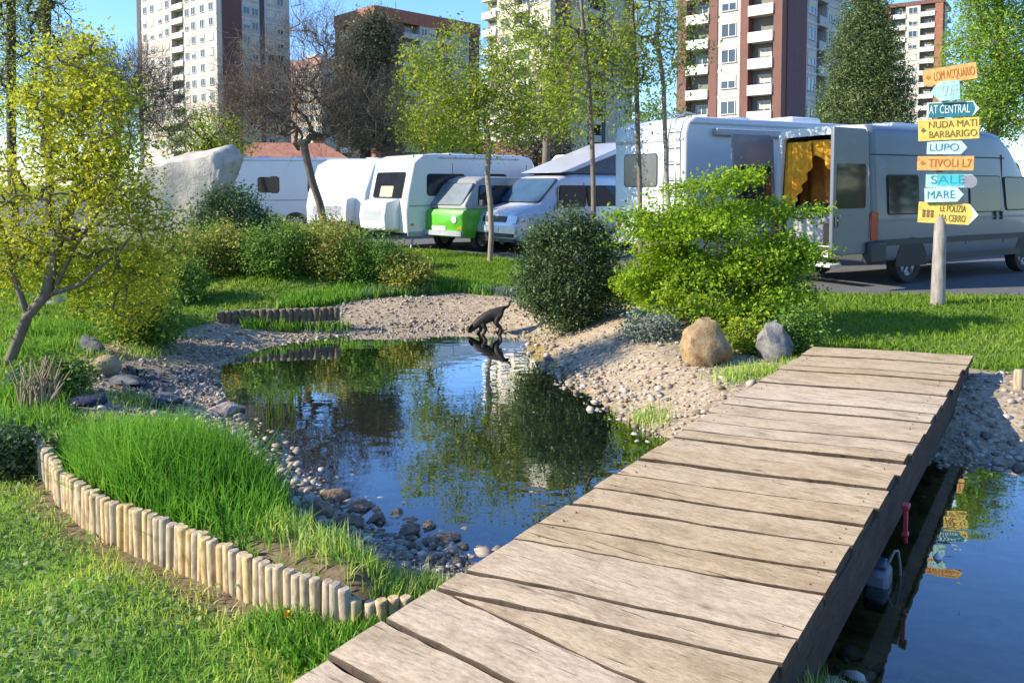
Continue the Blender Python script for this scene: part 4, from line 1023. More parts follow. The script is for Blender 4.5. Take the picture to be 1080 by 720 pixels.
# ================================================================== signpost
def signpost():
    base = at(989, 321, 0); Y = base[1]; base[2] = hz(base[0], base[1]); m_px = Y / 840
    root = empty('signpost', base, 0, 'round wooden post carrying nine coloured direction boards in front of the silver van', 'signpost')
    POST = bark_mat('old_post', (0.16, 0.14, 0.12), (0.38, 0.34, 0.30))
    mb = MB(); zt = atY(989, 72, Y)[2] - base[2]
    mb.tube([(0, 0, -.2), (0, 0, .3), (.005, .0, (320 - 232) * m_px), (.005, .01, (320 - 226) * m_px)], [.095, .09, .075, .05], 14); mb.build('post', POST, root, smooth=50)
    mb = MB(); mb.tube([(.005, .05, .9), (.0, .05, zt)], [.045, .04], 10); mb.build('upper_post', POST, root, smooth=50)
    YEL, ORA, TEA, LTE, WTE = (simple(n, c, .75, 0, .3, 14, .3) for n, c in (('sign_yellow', (0.62, 0.44, 0.09)), ('sign_orange', (0.60, 0.32, 0.10)), ('sign_teal', (0.012, 0.14, 0.19)), ('sign_pale_teal', (0.34, 0.56, 0.53)), ('sign_pale_blue', (0.42, 0.60, 0.62))))
    INKD, INKW, INKR, INKB, CYA = (simple(n, c, .7) for n, c in (('ink_dark', (0.16, 0.105, 0.04)), ('ink_white', (0.6, 0.68, 0.68)), ('ink_rust', (0.42, 0.17, 0.04)), ('ink_blue', (0.03, 0.20, 0.26)), ('ink_cyan', (0.05, 0.42, 0.48))))
    PALEE = simple('sign_edge_pale', (0.55, 0.62, 0.6), .6)
    # (left px, right px, top py, bottom py, tilt, arrow, paint, ink, lines of writing, symbol)
    S = [(965, 1018, 71, 88, .12, '', ORA, INKR, ['LOM ACQUARIO'], 1, 'orange board tilted up to the right at the top'), (972, 1001, 87, 107, .06, 'L', LTE, WTE, ['GOFF'], 0, 'small pale teal board pointing left'),
         (970, 1022, 108, 124, 0, 'R', TEA, INKW, ['AT CENTRAL'], 0, 'dark teal board with white letters'), (961, 1021, 126, 148, .03, '', YEL, INKD, ['NUDA MATI', 'BARBARIGO'], 1, 'large yellow board with two lines'), (971, 1011, 149, 163, -.02, 'R', WTE, INKB, ['LUPO'], 0, 'pale blue arrow board pointing right, the upper one'),
         (961, 1017, 165, 180, -.01, '', ORA, INKR, ['TIVOLI L7'], 1, 'orange board in the middle of the stack'), (971, 1022, 182, 198, .0, 'R', LTE, CYA, ['SALE'], 2, 'pale board with cyan patch and round grey end'), (969, 1008, 198, 213, .03, 'R', WTE, INKB, ['MARE'], 0, 'pale blue arrow board pointing right, the lower one'), (964, 1024, 214, 236, -.04, 'R', YEL, INKD, ['LE POLIZIA', 'VIA CERRO'], 3, 'yellow arrow board at the bottom')]
    yaw = R(-26)
    for i, (x0, x1, y0, y1, tilt, arrow, mat, ink, lines, sym, lab) in enumerate(S):
        w, h = (x1 - x0) * m_px * .93, (y1 - y0) * m_px; cx = ((x0 + x1) / 2 - 989) * m_px; cz = (atY(989, y0, Y)[2] + atY(989, y1, Y)[2]) / 2 - base[2]
        e = empty('sign_board', (cx, -.075 - .02 * (i % 2), cz), 0); e.parent = root; e.rotation_euler = (0, -tilt, yaw + random.uniform(-.06, .06)); e['label'] = lab
        a, b_ = w / 2, h / 2; t = .028
        P_ = [(-a, -b_), (a, -b_), (a, b_), (-a, b_)]
        if arrow == 'R': P_ = [(-a, -b_), (a - b_ * .8, -b_), (a, 0), (a - b_ * .8, b_), (-a, b_)]
        if arrow == 'L': P_ = [(-a, 0), (-a + b_ * .8, -b_), (a, -b_), (a, b_), (-a + b_ * .8, b_)]
        mb = MB(); mb.prism([(x, 0, z) for x, z in P_], (0, t, 0)); mb.build('board', mat, e, bevel=.003)
        if mat in (YEL, TEA) and arrow == 'R':   # bare pale wood edge at the arrow tip
            mb = MB(); mb.prism([(a - b_ * .8, -.003, -b_ * .98), (a - .004, -.003, 0), (a - b_ * .8, -.003, b_ * .98), (a - b_ * .45, -.003, 0)], (0, .004, 0)); mb.build('bare_tip', PALEE, e)
        if mat is TEA:
            mb = MB(); mb.box((-a + .012, -.002, 0), (.024, .006, h * .98)); mb.box((-.02, -.002, b_ - .008), (w * .85, .006, .014)); mb.build('pale_edge', PALEE, e)
        if sym == 2:
            mb = MB(); mb.tube([(a - .09, -.006, -.02), (a - .09, -.001, -.02)], [b_ * .85, b_ * .85], 20); mb.build('round_mark', simple('mark_grey', (0.22, 0.22, 0.27), .7), e)
            mb = MB(); mb.box((-.02, -.003, 0), (w * .5, .005, h * .7)); mb.build('cyan_patch', CYA, e)
        if sym == 1:
            mb = MB(); z = -.0; mb.prism([(-a + .06, -.004, z - .03), (-a + .10, -.004, z + .0), (-a + .06, -.004, z + .045), (-a + .02 + .01, -.004, z)], (0, .004, 0)); mb.build('arrow_mark', ink, e)
        if sym == 3:
            mb = MB()
            for k in (-1, 0, 1): mb.tube([(-a + .12 + k * .05, -.005, .02), (-a + .12 + k * .05, -.0005, .02)], [.022, .022], 10); mb.box((-a + .12 + k * .05, -.0025, -.035), (.034, .005, .06))
            mb.build('people_mark', ink, e)
        for li, tx in enumerate(lines):
            cu = bpy.data.curves.new('lettering', 'FONT'); cu.body = tx; cu.align_x = 'CENTER'; cu.align_y = 'CENTER'; cu.extrude = .002
            avail = (w - (.30 if sym == 3 else .16 if sym == 1 else .06) - (b_ * .8 if arrow else 0)); cu.size = h * (.78 if len(lines) == 1 else .46)
            tmp = bpy.data.objects.new('lettering', cu); COL.objects.link(tmp); dg_ = bpy.context.evaluated_depsgraph_get(); dg_.update()
            me = bpy.data.meshes.new_from_object(tmp.evaluated_get(dg_)); bpy.data.objects.remove(tmp)
            wv = max((v.co.x for v in me.vertices), default=1) * 2; k = min(1.25, avail / max(wv, .01)); me.transform(Matrix.Diagonal((k, 1, 1, 1)))
            me.materials.clear(); me.materials.append(ink if not (sym == 2) else INKB)
            o = bpy.data.objects.new('lettering', me); COL.objects.link(o); o.parent = e
            o.location = ((.11 if sym == 3 else .05 if sym == 1 else 0) - (b_ * .4 if arrow == 'R' else 0) + (b_ * .4 if arrow == 'L' else 0), -.004, (0 if len(lines) == 1 else (h * .23 if li == 0 else -h * .23))); o.rotation_euler = (math.pi / 2, 0, 0)
signpost()
# short round post at the right edge
p = at(1074, 409, 0); z = hz(p[0], p[1])
MBp = MB(); MBp.tube([(0, 0, -.1), (0, 0, .14), (0, 0, .16)], [.036, .036, .03], 12)
tag(MBp.build('bollard', LOGM, smooth=50, loc=(p[0], p[1], z)), 'short round wooden peg on the grass at the right edge beyond the footbridge', 'post')

# ================================================================== cat drinking at the far shore
def cat():
    p = at(512, 346, WL + .08); p[2] = hz(p[0], p[1] )
    V = [((.165, 0, .30), .066), ((.07, 0, .255), .066), ((-.03, 0, .205), .066), ((-.105, 0, .15), .045), ((-.165, 0, .085), .045), ((-.215, 0, .045), .024),
         ((.215, 0, .335), .022), ((.265, 0, .345), .016), ((.285, 0, .385), .014), ((.290, 0, .42), .010)]
    E = [(0, 1), (1, 2), (2, 3), (3, 4), (4, 5), (0, 6), (6, 7), (7, 8), (8, 9)]
    for s in (1, -1):
        k = len(V); V += [((.15, s * .045, .24), .046), ((.105, s * .055, .165), .032), ((.178, s * .055, .105), .018), ((.165, s * .055, .035), .017), ((.13, s * .055, .022), .018)]; E += [(0, k), (k, k + 1), (k + 1, k + 2), (k + 2, k + 3), (k + 3, k + 4)]
        k = len(V); x = -.01 if s > 0 else 0.03
        V += [((-.045, s * .042, .165), .036), ((-.03 + x, s * .05, .10), .024), ((-.055 + x, s * .05, .045), .017), ((-.085 + x, s * .05, .018), .019)]; E += [(2, k), (k, k + 1), (k + 1, k + 2), (k + 2, k + 3)]
        k = len(V); V += [((-.15, s * .03, .125), .017), ((-.142, s * .038, .158), .005)]; E += [(4, k), (k, k + 1)]
    me = bpy.data.meshes.new('cat'); me.from_pydata([v for v, _ in V], E, []); o = bpy.data.objects.new('tmp', me); COL.objects.link(o)
    o.modifiers.new('skin', 'SKIN'); sl = me.skin_vertices[0].data
    for i, (_, r) in enumerate(V): sl[i].radius = (r * (1.18 if r > .04 else 1.1),) * 2; sl[i].use_root = (i == 0)
    ss = o.modifiers.new('sub', 'SUBSURF'); ss.levels = 2; ss.render_levels = 2
    dg_ = bpy.context.evaluated_depsgraph_get(); dg_.update(); m2 = bpy.data.meshes.new_from_object(o.evaluated_get(dg_)); bpy.data.objects.remove(o)
    m2.name = 'cat'; m2.materials.clear(); m2.materials.append(simple('dark_brown_fur', (0.026, 0.016, 0.012), .7, 0, .5, 30, .3)); m2.polygons.foreach_set('use_smooth', [True] * len(m2.polygons))
    c = bpy.data.objects.new('cat', m2); COL.objects.link(c); c.location = (p[0], p[1], p[2] + .0); c.rotation_euler = (0, R(0), R(8)); c.scale = (1.12,) * 3
    tag(c, 'dark brown cat bending down to drink at the far shore, tail raised', 'cat')
    W = simple('cat_eye', (0.25, 0.22, 0.05), .2); B = MB()
    for s in (1, -1): B.tube([(-.195, s * .024, .085), (-.198, s * .028, .087)], [.008, .006], 8)
    B.build('eyes', W, c)
cat()
# ================================================================== vegetation
def leaves(cent, size, aspect=.5, up=.3, quad=True, spread=1.0):
    """one small bent blade per centre, turned at random; returns verts, faces"""
    n = len(cent)
    d = RNG.normal(0, 1, (n, 3)); d[:, 2] = d[:, 2] * .8 - .1; d /= np.linalg.norm(d, axis=1)[:, None] + 1e-9
    nrm = RNG.normal(0, 1, (n, 3)); nrm[:, 2] = np.abs(nrm[:, 2]) + up; 
    s_ = np.cross(d, nrm); s_ /= np.linalg.norm(s_, axis=1)[:, None] + 1e-9
    L_ = (size * RNG.uniform(.6, 1.3, n))[:, None]
    a = cent; tip = cent + d * L_; mid = cent + d * L_ * .5
    V = np.stack([a, mid + s_ * L_ * aspect * .5, tip, mid - s_ * L_ * aspect * .5], 1)
    return V.reshape(-1, 3), np.arange(n * 4).reshape(n, 4)
def ell(n, blobs, shell=.45):
    """points in a union of ellipsoids [(cx,cy,cz,rx,ry,rz,weight)], thicker towards the rim"""
    w = np.array([b_[6] for b_ in blobs], float); w /= w.sum()
    k = RNG.choice(len(blobs), n, p=w); B = np.array([b_[:6] for b_ in blobs])[k]
    d = RNG.normal(0, 1, (n, 3)); d /= np.linalg.norm(d, axis=1)[:, None]
    r = RNG.uniform(shell ** 3, 1, n) ** (1 / 3)
    return B[:, :3] + d * r[:, None] * B[:, 3:6]
def skeleton(trunk, attr_pts, jit=.12, up_bias=.35, seg=2):
    nodes = [np.array(p, float) for p in trunk]; par = [-1] + list(range(len(trunk) - 1))
    order = np.argsort(np.linalg.norm(attr_pts - nodes[-1], axis=1)); tips = []
    start = max(1, int(len(trunk) * .45))
    for i in order:
        a = attr_pts[i]; N = np.array(nodes[start:])
        v = a - N; dd = np.linalg.norm(v, axis=1)
        cost = dd * (1 + up_bias * np.clip(-v[:, 2] / (dd + 1e-6), 0, 1))
        j = int(np.argmin(cost)) + start; p0 = nodes[j]; last = j; D = np.linalg.norm(a - p0)
        for k in range(1, seg + 1):
            t = k / seg; q = p0 + (a - p0) * t
            if k < seg: q = q + RNG.normal(0, jit * min(D, .5), 3) + np.array([0, 0, -.10 * D * math.sin(math.pi * t)])
            nodes.append(q); par.append(last); last = len(nodes) - 1
        tips.append(last)
    return np.array(nodes), np.array(par), tips
def wood_from(nodes, par, r_tip, r_base, power=.5, n=5):
    cnt = np.ones(len(nodes)); kids = np.zeros(len(nodes))
    for i in range(len(nodes) - 1, 0, -1): cnt[par[i]] += cnt[i]
    r = r_tip * cnt ** power; r = r * 1.0; k = r_base / r[0]
    r = np.where(r > r_tip * 1.01, r_tip + (r - r_tip) * (r_base - r_tip) / (r[0] - r_tip + 1e-9), r_tip)
    i1 = np.arange(1, len(nodes)); i0 = par[i1]
    p0, p1 = nodes[i0], nodes[i1]; d = p1 - p0; ln = np.linalg.norm(d, axis=1)[:, None] + 1e-9; d = d / ln
    ref = np.where(np.abs(d[:, 2:3]) > .9, np.array([[1., 0, 0]]), np.array([[0, 0, 1.]]))
    a = np.cross(d, ref); a /= np.linalg.norm(a, axis=1)[:, None] + 1e-9; b_ = np.cross(d, a)
    ang = np.linspace(0, 2 * math.pi, n, endpoint=False)
    ring = np.cos(ang)[None, :, None] * a[:, None] + np.sin(ang)[None, :, None] * b_[:, None]
    r0 = np.minimum(r[i0], r[i1] * 1.5); r1 = r[i1]
    r0 = np.where(i0 < 1, r[i0], r0)
    V = np.concatenate([p0[:, None] - d[:, None] * r0[:, None, None] * .3 + ring * r0[:, None, None], p1[:, None] + ring * r1[:, None, None]], 1)
    m_ = len(i1); base = np.arange(m_)[:, None] * 2 * n; k = np.arange(n)
    F = np.stack([base + k, base + (k + 1) % n, base + n + (k + 1) % n, base + n + k], -1).reshape(-1, 4)
    return V.reshape(-1, 3), F
DENS = 1.8
def tree(name, label, cat, base, trunk, attr_pts, bark, leafm=None, r_tip=.006, r_base=.08, per=14, lsize=.06, sig=.12, aspect=.55, jit=.12, seg=2, group=None, twigs=0, up=.3, power=.5, sides=5, extra=None, flat=1.0):
    """trunk and attractor points are given relative to base"""
    root = empty(name, base, 0, label, cat, group)
    nodes, par, tips = skeleton(trunk, attr_pts, jit, seg=seg)
    V, F = wood_from(nodes, par, r_tip, r_base, power, sides)
    np_mesh('trunk', V, F, bark, root, smooth=True)
    T = nodes[tips]; per = int(per * DENS) if per > 1 else per
    if twigs:
        n = len(T) * twigs; p0 = np.repeat(T, twigs, 0) + RNG.normal(0, sig * .5, (n, 3))
        dirn = T - nodes[par[tips]]; dirn /= np.linalg.norm(dirn, axis=1)[:, None] + 1e-9; d = RNG.normal(0, .55, (n, 3)) + np.repeat(dirn, twigs, 0) + np.array([0, 0, .35]); d /= np.linalg.norm(d, axis=1)[:, None]
        p1 = p0 + d * RNG.uniform(.5, 1.3, (n, 1)) * sig * 1.8
        nn = np.concatenate([p0, p1]); pr = np.concatenate([np.full(n, -1), np.arange(n)])
        w = r_tip * .8; a = np.cross(d, RNG.normal(0, 1, (n, 3))); a /= np.linalg.norm(a, axis=1)[:, None]; b_ = np.cross(d, a)
        ang = [0, 2.1, 4.2]; R0 = np.stack([p0 + (a * math.cos(t) + b_ * math.sin(t)) * w for t in ang] + [p1 + (a * math.cos(t) + b_ * math.sin(t)) * w * .5 for t in ang], 1)
        bb = np.arange(n)[:, None] * 6; FF = np.concatenate([bb + np.array([[i, (i + 1) % 3, 3 + (i + 1) % 3, 3 + i]]) for i in range(3)])
        np_mesh('twigs', R0.reshape(-1, 3), FF, bark, root)
    if leafm:
        C = np.repeat(T, per, 0) + RNG.normal(0, 1, (len(T) * per, 3)) * sig * np.array([1, 1, flat])
        if extra is not None: C = np.concatenate([C, extra])
        V, F = leaves(C, np.full(len(C), lsize), aspect, up)
        tone = np.repeat(RNG.uniform(0, 1, len(T)), per); 
        if extra is not None: tone = np.concatenate([tone, RNG.uniform(0, 1, len(extra))])
        rnd = np.clip(.55 * tone + .45 * RNG.uniform(0, 1, len(C)), 0, 1)
        np_mesh('crown', V, F, leafm, root, attrs={'rnd': ('FACE', rnd)})
    return root

BARK = bark_mat('bark_grey_brown', (0.09, 0.07, 0.05), (0.22, 0.17, 0.12))
BARKP = bark_mat('bark_pale', (0.16, 0.13, 0.10), (0.36, 0.30, 0.23))
BARKD = bark_mat('bark_dark', (0.035, 0.025, 0.02), (0.10, 0.075, 0.055))
TWIG = bark_mat('twig_brown', (0.11, 0.08, 0.06), (0.22, 0.165, 0.125))
YG = leaf_mat('leaf_yellow_green', [(0, (0.175, 0.246, 0.025)), (.4, (0.432, 0.452, 0.038)), (.8, (0.650, 0.616, 0.043)), (1, (0.650, 0.650, 0.065))], .5)
LIME = leaf_mat('leaf_lime', [(0, (0.154, 0.253, 0.021)), (.5, (0.321, 0.412, 0.033)), (1, (0.531, 0.541, 0.047))], .5)
PALE = leaf_mat('leaf_pale_spring', [(0, (0.198, 0.297, 0.044)), (.5, (0.365, 0.455, 0.079)), (1, (0.574, 0.594, 0.119))], .5)
BRIGHT = leaf_mat('leaf_bright', [(0, (0.130, 0.244, 0.018)), (.5, (0.278, 0.423, 0.024)), (1, (0.469, 0.586, 0.034))], .5)
DARK = leaf_mat('leaf_dark', [(0, (0.038, 0.074, 0.028)), (.6, (0.105, 0.163, 0.059)), (1, (0.232, 0.302, 0.116))], .25, .4)
MID = leaf_mat('leaf_mid', [(0, (0.074, 0.159, 0.025)), (.6, (0.169, 0.297, 0.046)), (1, (0.297, 0.423, 0.074))], .4)
OLIVE = leaf_mat('leaf_olive_red', [(0, (0.130, 0.194, 0.036)), (.55, (0.311, 0.350, 0.061)), (.85, (0.492, 0.415, 0.091)), (1, (0.620, 0.259, 0.130))], .35)
IVY = leaf_mat('leaf_brownish_dark', [(0, (0.058, 0.071, 0.038)), (.5, (0.172, 0.167, 0.086)), (1, (0.371, 0.305, 0.188))], .25)
CONIF = leaf_mat('needle_green', [(0, (0.054, 0.102, 0.034)), (.6, (0.145, 0.208, 0.068)), (1, (0.292, 0.329, 0.121))], .25)
BLUEG = leaf_mat('leaf_blue_grey', [(0, (0.090, 0.135, 0.105)), (1, (0.300, 0.360, 0.285))], .3)
WILLOW = leaf_mat('leaf_willow', [(0, (0.170, 0.320, 0.034)), (.5, (0.302, 0.471, 0.053)), (1, (0.471, 0.620, 0.094))], .5)
BUD = leaf_mat('leaf_bud', [(0, (0.182, 0.195, 0.065)), (1, (0.338, 0.325, 0.130))], .4)

def B3(px, py, Y, rx, ry, rz, base, w=1.0):
    """an ellipsoid of crown centred where the photo shows it at distance Y, relative to base"""
    c = atY(px, py, Y) - np.array(base); return (*c, rx, ry, rz, w)

# yellow green small tree, left foreground
base = at(8, 384, 0.0); base[2] = hz(base[0], base[1])
Yt = base[1]
k = Yt / 840
blobs = [B3(60, 215, Yt, .72, .6, .55, base, 3), B3(20, 150, Yt + .1, .6, .5, .45, base, 2), B3(100, 140, Yt + .1, .5, .5, .42, base, 2), B3(125, 200, Yt - .1, .33, .4, .40, base, 1.6),
         B3(65, 95, Yt + .1, .38, .4, .30, base, 1), B3(150, 290, Yt + .5, .26, .35, .32, base, .9), B3(-30, 240, Yt, .5, .5, .7, base, 1), B3(130, 100, Yt, .2, .3, .2, base, .4), B3(60, 290, Yt + .4, .5, .4, .25, base, .7), B3(60, 60, Yt + .1, .35, .4, .25, base, .5), B3(170, 250, Yt + .3, .25, .3, .3, base, .6), B3(140, 320, Yt + .9, .40, .35, .32, base, .9), B3(90, 275, Yt + .3, .4, .35, .3, base, .8), B3(15, 270, Yt + .2, .4, .35, .35, base, .8), B3(95, 60, Yt + .2, .3, .3, .2, base, .35)]
A = ell(520, blobs, .15)
T = lambda px, py, dY=0: atY(px, py, Yt + dY) - base
root = tree('yellow_green_tree', 'small many stemmed tree with yellow green leaves at the left pond bank', 'tree', base, [(0, 0, -.1), (0, 0, 0), T(28, 335), T(48, 312), T(62, 250), T(85, 190)], A, BARK, YG, .005, .05, 30, .042, .085, .6, .16, 2, up=.6)
# side stem
root2 = MB(); root2.tube([T(30, 335), T(18, 300), T(4, 250), T(-12, 190)], [.03, .028, .022, .012], 8); root2.tube([T(48, 312), T(85, 300), T(128, 262), T(150, 235)], [.026, .02, .013, .007], 7); root2.tube([T(60, 300), T(78, 262), T(120, 200)], [.022, .016, .008], 7)
root2.build('limb', BARK, root, smooth=60)

# rank of tall pale poplars far left and other background trees
def far_tree(name, label, px, Y, blobs, bark, leafm, n, per, lsize, sig, r_base=.16, r_tip=.012, group=None, twigs=0, seg=2, trunk_top=None, lean=0, z0=None, aspect=.55, shell=.25, flat=1.0, power=.5):
    X = (px - 540) / 840 * Y
    base = np.array([X, Y, 0.0]) if z0 is None else np.array([X, Y, z0])
    if Y < 24: base[2] = hz(X, Y)
    bl = [B3(*b_[:3], *b_[3:6], base, b_[6] if len(b_) > 6 else 1) for b_ in blobs]
    A = ell(n, bl, shell)
    zt = A[:, 2].max() if trunk_top is None else trunk_top; top = A.mean(0)
    tr_ = [np.array([0, 0, -.1])] + [np.array([top[0] * f ** 1.5 + RNG.normal(0, .03), top[1] * f ** 1.5, zt * f * .75]) for f in np.linspace(0, 1, 7)]
    return tree(name, label, 'tree', base, tr_, A, bark, leafm, r_tip, r_base, per, lsize, sig, aspect, .12, seg, group, twigs, flat=flat, power=power)

for i, (px, Y, lab) in enumerate([(-18, 30, 'tall poplar with sparse pale leaves cut by the left edge'), (14, 27, 'tall poplar with dark trunk rising behind the yellow green tree, left of its twin'), (52, 29, 'tall poplar with dark trunk, nearest to the brown bare tree beside it')]):
    far_tree('poplar', lab, px, Y, [(px, 60, Y, 1.0, 1.0, 3.0, 2), (px - 6, -80, Y, 1.0, 1, 3.2, 2), (px + 10, -200, Y, .7, .8, 2.5, 1)], BARKD, PALE, 380, 16, .09, .24, .15, .012, 'tall poplars on the left', 4)
far_tree('bare_tree', 'bushy brown bare tree between the poplars and the left tower', 118, 26, [(120, 110, 26, 1.5, 1.2, 1.6, 3), (150, 90, 26, 1.2, 1, 1.3, 2), (90, 70, 26, 1.0, 1, 1.1, 1), (175, 130, 26, .9, 1, 1.1, 1)], TWIG, BUD, 700, 1, .07, .24, .13, .007, 'leafless trees', 11)
far_tree('bare_tree', 'wide bare tree with a dark trunk in front of the white caravan', 346, 17.5, [(318, 115, 17.5, 1.5, 1.1, .85, 3), (268, 115, 17.5, .95, .9, .8, 1.6), (385, 120, 17.5, .85, .8, .85, 1.4), (325, 65, 17.5, .95, .7, .9, 1.4), (265, 75, 17.5, .65, .6, .75, .9), (330, 30, 17.5, .6, .5, .8, .5)], TWIG, BUD, 620, 1, .045, .20, .09, .005, 'leafless trees', 12, trunk_top=3.4)
far_tree('ivy_tree', 'dark brownish tree thick with ivy before the red brown tower', 385, 34, [(385, 60, 34, 1.25, 1.2, 1.7, 2), (375, 110, 34, 1.5, 1.2, 1.6, 3), (395, 35, 34, .8, .8, .8, 1), (392, 140, 34, 1.7, 1.3, 1.0, 2)], BARKD, IVY, 560, 34, .13, .26, .25, .012, None, 3)
far_tree('young_tree', 'young lime green tree with a thin straight trunk on the lawn edge', 518, 17.0, [(520, 120, 17, 1.15, 1.0, .8, 3), (480, 95, 17, .8, .8, .55, 1.5), (570, 110, 17, .9, .8, .65, 1.6), (455, 130, 17, .55, .6, .45, .9), (530, 60, 17, .5, .6, .5, .8), (440, 70, 17, .35, .4, .5, .5), (480, 45, 17, .3, .35, .45, .4)], BARKP, LIME, 520, 15, .075, .15, .06, .005, None, 2)
for px, py, Y, w, lab in [(628, 206, 13.0, 1, 'slender tree with sparse yellowish leaves left of the motorhome'), (676, 206, 13.4, .9, 'slender tree leaning before the rear wall of the motorhome'), (707, 206, 13.8, .6, 'slender pale tree against the motorhome ladder and the sky gap')]:
    far_tree('slender_tree', lab, px, Y, [(px - 25, 90, Y, .75, .7, .75, 2), (px, 20, Y, .7, .6, .9, 2), (px - 45, 55, Y, .45, .5, .5, 1), (px + 22, 60, Y, .35, .5, .6, .8), (px - 5, -80, Y, .6, .5, .9, 1)], BARK if px < 700 else BARKP, PALE if px != 628 else LIME, int(175 * w), 12, .07, .13, .042, .004, 'slender young trees before the motorhome', 3)
far_tree('leafy_tree', 'yellow green tree standing behind the vans in front of the cream tower', 575, 27, [(560, 70, 27, 1.5, 1.2, 1.5, 3), (600, 110, 27, 1.5, 1.2, 1.2, 2), (545, 20, 27, 1.0, 1, 1.0, 1), (610, 50, 27, 1.0, 1, 1.1, 1.2)], BARK, LIME, 210, 18, .11, .25, .14, .008, None, 2)
far_tree('leafy_tree', 'pale green tree between the ivy tree and the young lime tree', 440, 30, [(440, 120, 30, 1.1, 1, 1.3, 2), (450, 70, 30, .8, .8, .9, 1), (470, 140, 30, 1.2, 1, .9, 1.3)], BARK, LIME, 150, 18, .12, .26, .14, .01, None, 2)
# park trees just outside the frame, mirrored in the van's windows and the right pool
for X, Y, h, lm, lab in [(15.5, 8.5, 5.5, MID, 'round green park tree right of the frame, nearest the pond'), (19, 3.5, 6.0, LIME, 'lime green park tree right of the frame, farthest from the van'), (21, 12.0, 6.5, MID, 'broad green park tree right of the frame beyond the van nose')]:
    A = ell(150, [(0, 0, h * .6, 2.0, 2.0, h * .36, 3), (.5, .3, h * .45, 1.8, 1.7, h * .22, 1)], .3)
    tree('round_tree', lab, 'tree', np.array([X, Y, 0.]), [np.array([0, 0, z]) for z in (-.1, .5, 1.2, 2.0, h * .6)], A, BARK, lm, .012, .14, 20, .15, .32, .55, .12, 2, 'park trees right of the frame')
# conifer and willow at the right
Y = 33
cb = [(912, 128 - f * 150, Y, (1 - f) ** .7 * 2.0 + .12, (1 - f) ** .7 * 2.0 + .12, .55, (1 - f) + .15) for f in np.linspace(0, .92, 9)]
far_tree('cedar', 'dense dark green conifer behind the silver van', 912, Y, cb, BARKD, CONIF, 800, 44, .13, .22, .28, .012, None, 2, aspect=.35, shell=.5)
far_tree('willow', 'fresh light green willow behind the signpost at the right edge', 1045, 27, [(1045, 60, 27, 1.4, 1.3, 1.7, 3), (1075, 110, 27, 1.5, 1.3, 1.3, 2), (1040, -20, 27, 1.1, 1, 1.3, 2), (1030, 115, 27, .9, .9, .7, 1), (1100, 30, 27, 1.2, 1, 1.6, 1)], BARK, WILLOW, 720, 30, .12, .24, .2, .01, None, 2, aspect=.4)
for i, (px, Y, c, lm) in enumerate([(-60, 46, 150, MID), (215, 44, 145, LIME), (470, 48, 150, MID), (560, 50, 150, IVY), (690, 46, 138, MID), (1140, 44, 120, MID)]):
    lab = ['round green tree behind the poplars', 'yellowish round tree at the foot of the left tower', 'round green tree at the foot of the red brown tower', 'dull brown green tree at the foot of the cream tower', 'green tree just over the motorhome roof', 'green tree right of the willow'][i]
    far_tree('round_tree', lab, px, Y, [(px, c, Y, 2.2, 2, 1.6, 2), (px + 20, c + 12, Y, 1.6, 1.5, 1.3, 1)], BARKD, lm, 130, 26, .17, .38, .2, .015, 'round trees at the feet of the towers', 1)

# ---- shrubs
def shrub(name, label, px, py, Y, size, leafm, n, per, lsize, sig, group=None, aspect=.55, stems=7, shape=None, up=.4, zb=None, shell=.45, flat=1.0, cat='shrub', bark=None):
    """px, py: foot; size: half width, half depth, height"""
    X = (px - 540) / 840 * Y; z = hz(X, Y) if zb is None else zb
    base = np.array([X, Y, z]); a, d, h = size
    bl = shape or [(0, 0, h * .52, a * .92, d * .92, h * .46, 3), (a * .3, -.1 * d, h * .4, a * .6, d * .7, h * .4, 1), (-a * .35, 0, h * .42, a * .6, d * .7, h * .42, 1), (0, 0, h * .22, a * .75, d * .8, h * .24, 1)]
    A = ell(n, bl, shell); A[:, 2] = np.maximum(A[:, 2], .06)
    tr_ = [np.array([0, 0, -.05]), np.array([0, 0, .03]), np.array([.01, 0, .10 * h]), np.array([0, .01, .25 * h])]
    return tree(name, label, cat, base, tr_, A, bark or BARK, leafm, .004, .03, per, lsize, sig, aspect, .18, 2, group, up=up, flat=flat)
shrub('round_bush', 'dense dark green round bush on the far shore', 600, 340, 9.7, (.60, .55, 1.42), DARK, 420, 46, .042, .075, shape=[(0, 0, .72, .56, .52, .66, 6), (-.08, 0, .55, .56, .5, .5, 4), (.18, 0, .9, .42, .4, .48, 2), (.25, 0, .4, .42, .42, .38, 2)] + [(math.cos(q) * .5, -.1, .72 + math.sin(q) * .62, .14, .2, .15, .4) for q in (0.2, .7, 1.1, 1.5, 1.9, 2.4, 2.9, 3.4)], shell=.55)
k9 = 9.0 / 840
rs = random.Random(5); sprays = []
for k in range(46):                      # flat leafy sprays in layers, longer ones sticking out
    a = rs.uniform(0, 6.28); hz_ = rs.uniform(.18, 1.55); rim = (1.12 if hz_ < 1.0 else 1.12 - (hz_ - 1.0) * 1.15) * rs.uniform(.45, 1.02)
    sprays.append((math.cos(a) * rim + .06, math.sin(a) * rim * .72, hz_, rs.uniform(.24, .40), rs.uniform(.24, .36), rs.uniform(.08, .16), rs.uniform(.6, 1.2)))
sprays += [(0, 0, .8, .98, .66, .62, 16), (-.5, -.1, .5, .55, .45, .4, 5), (.5, -.1, .5, .5, .45, .4, 5), (.15, -.1, 1.62, .28, .2, .10, .8), (-.95, -.1, 1.22, .30, .25, .08, .9), (.98, 0, 1.25, .30, .25, .08, .9), (.45, 0, 1.66, .2, .2, .07, .5)]
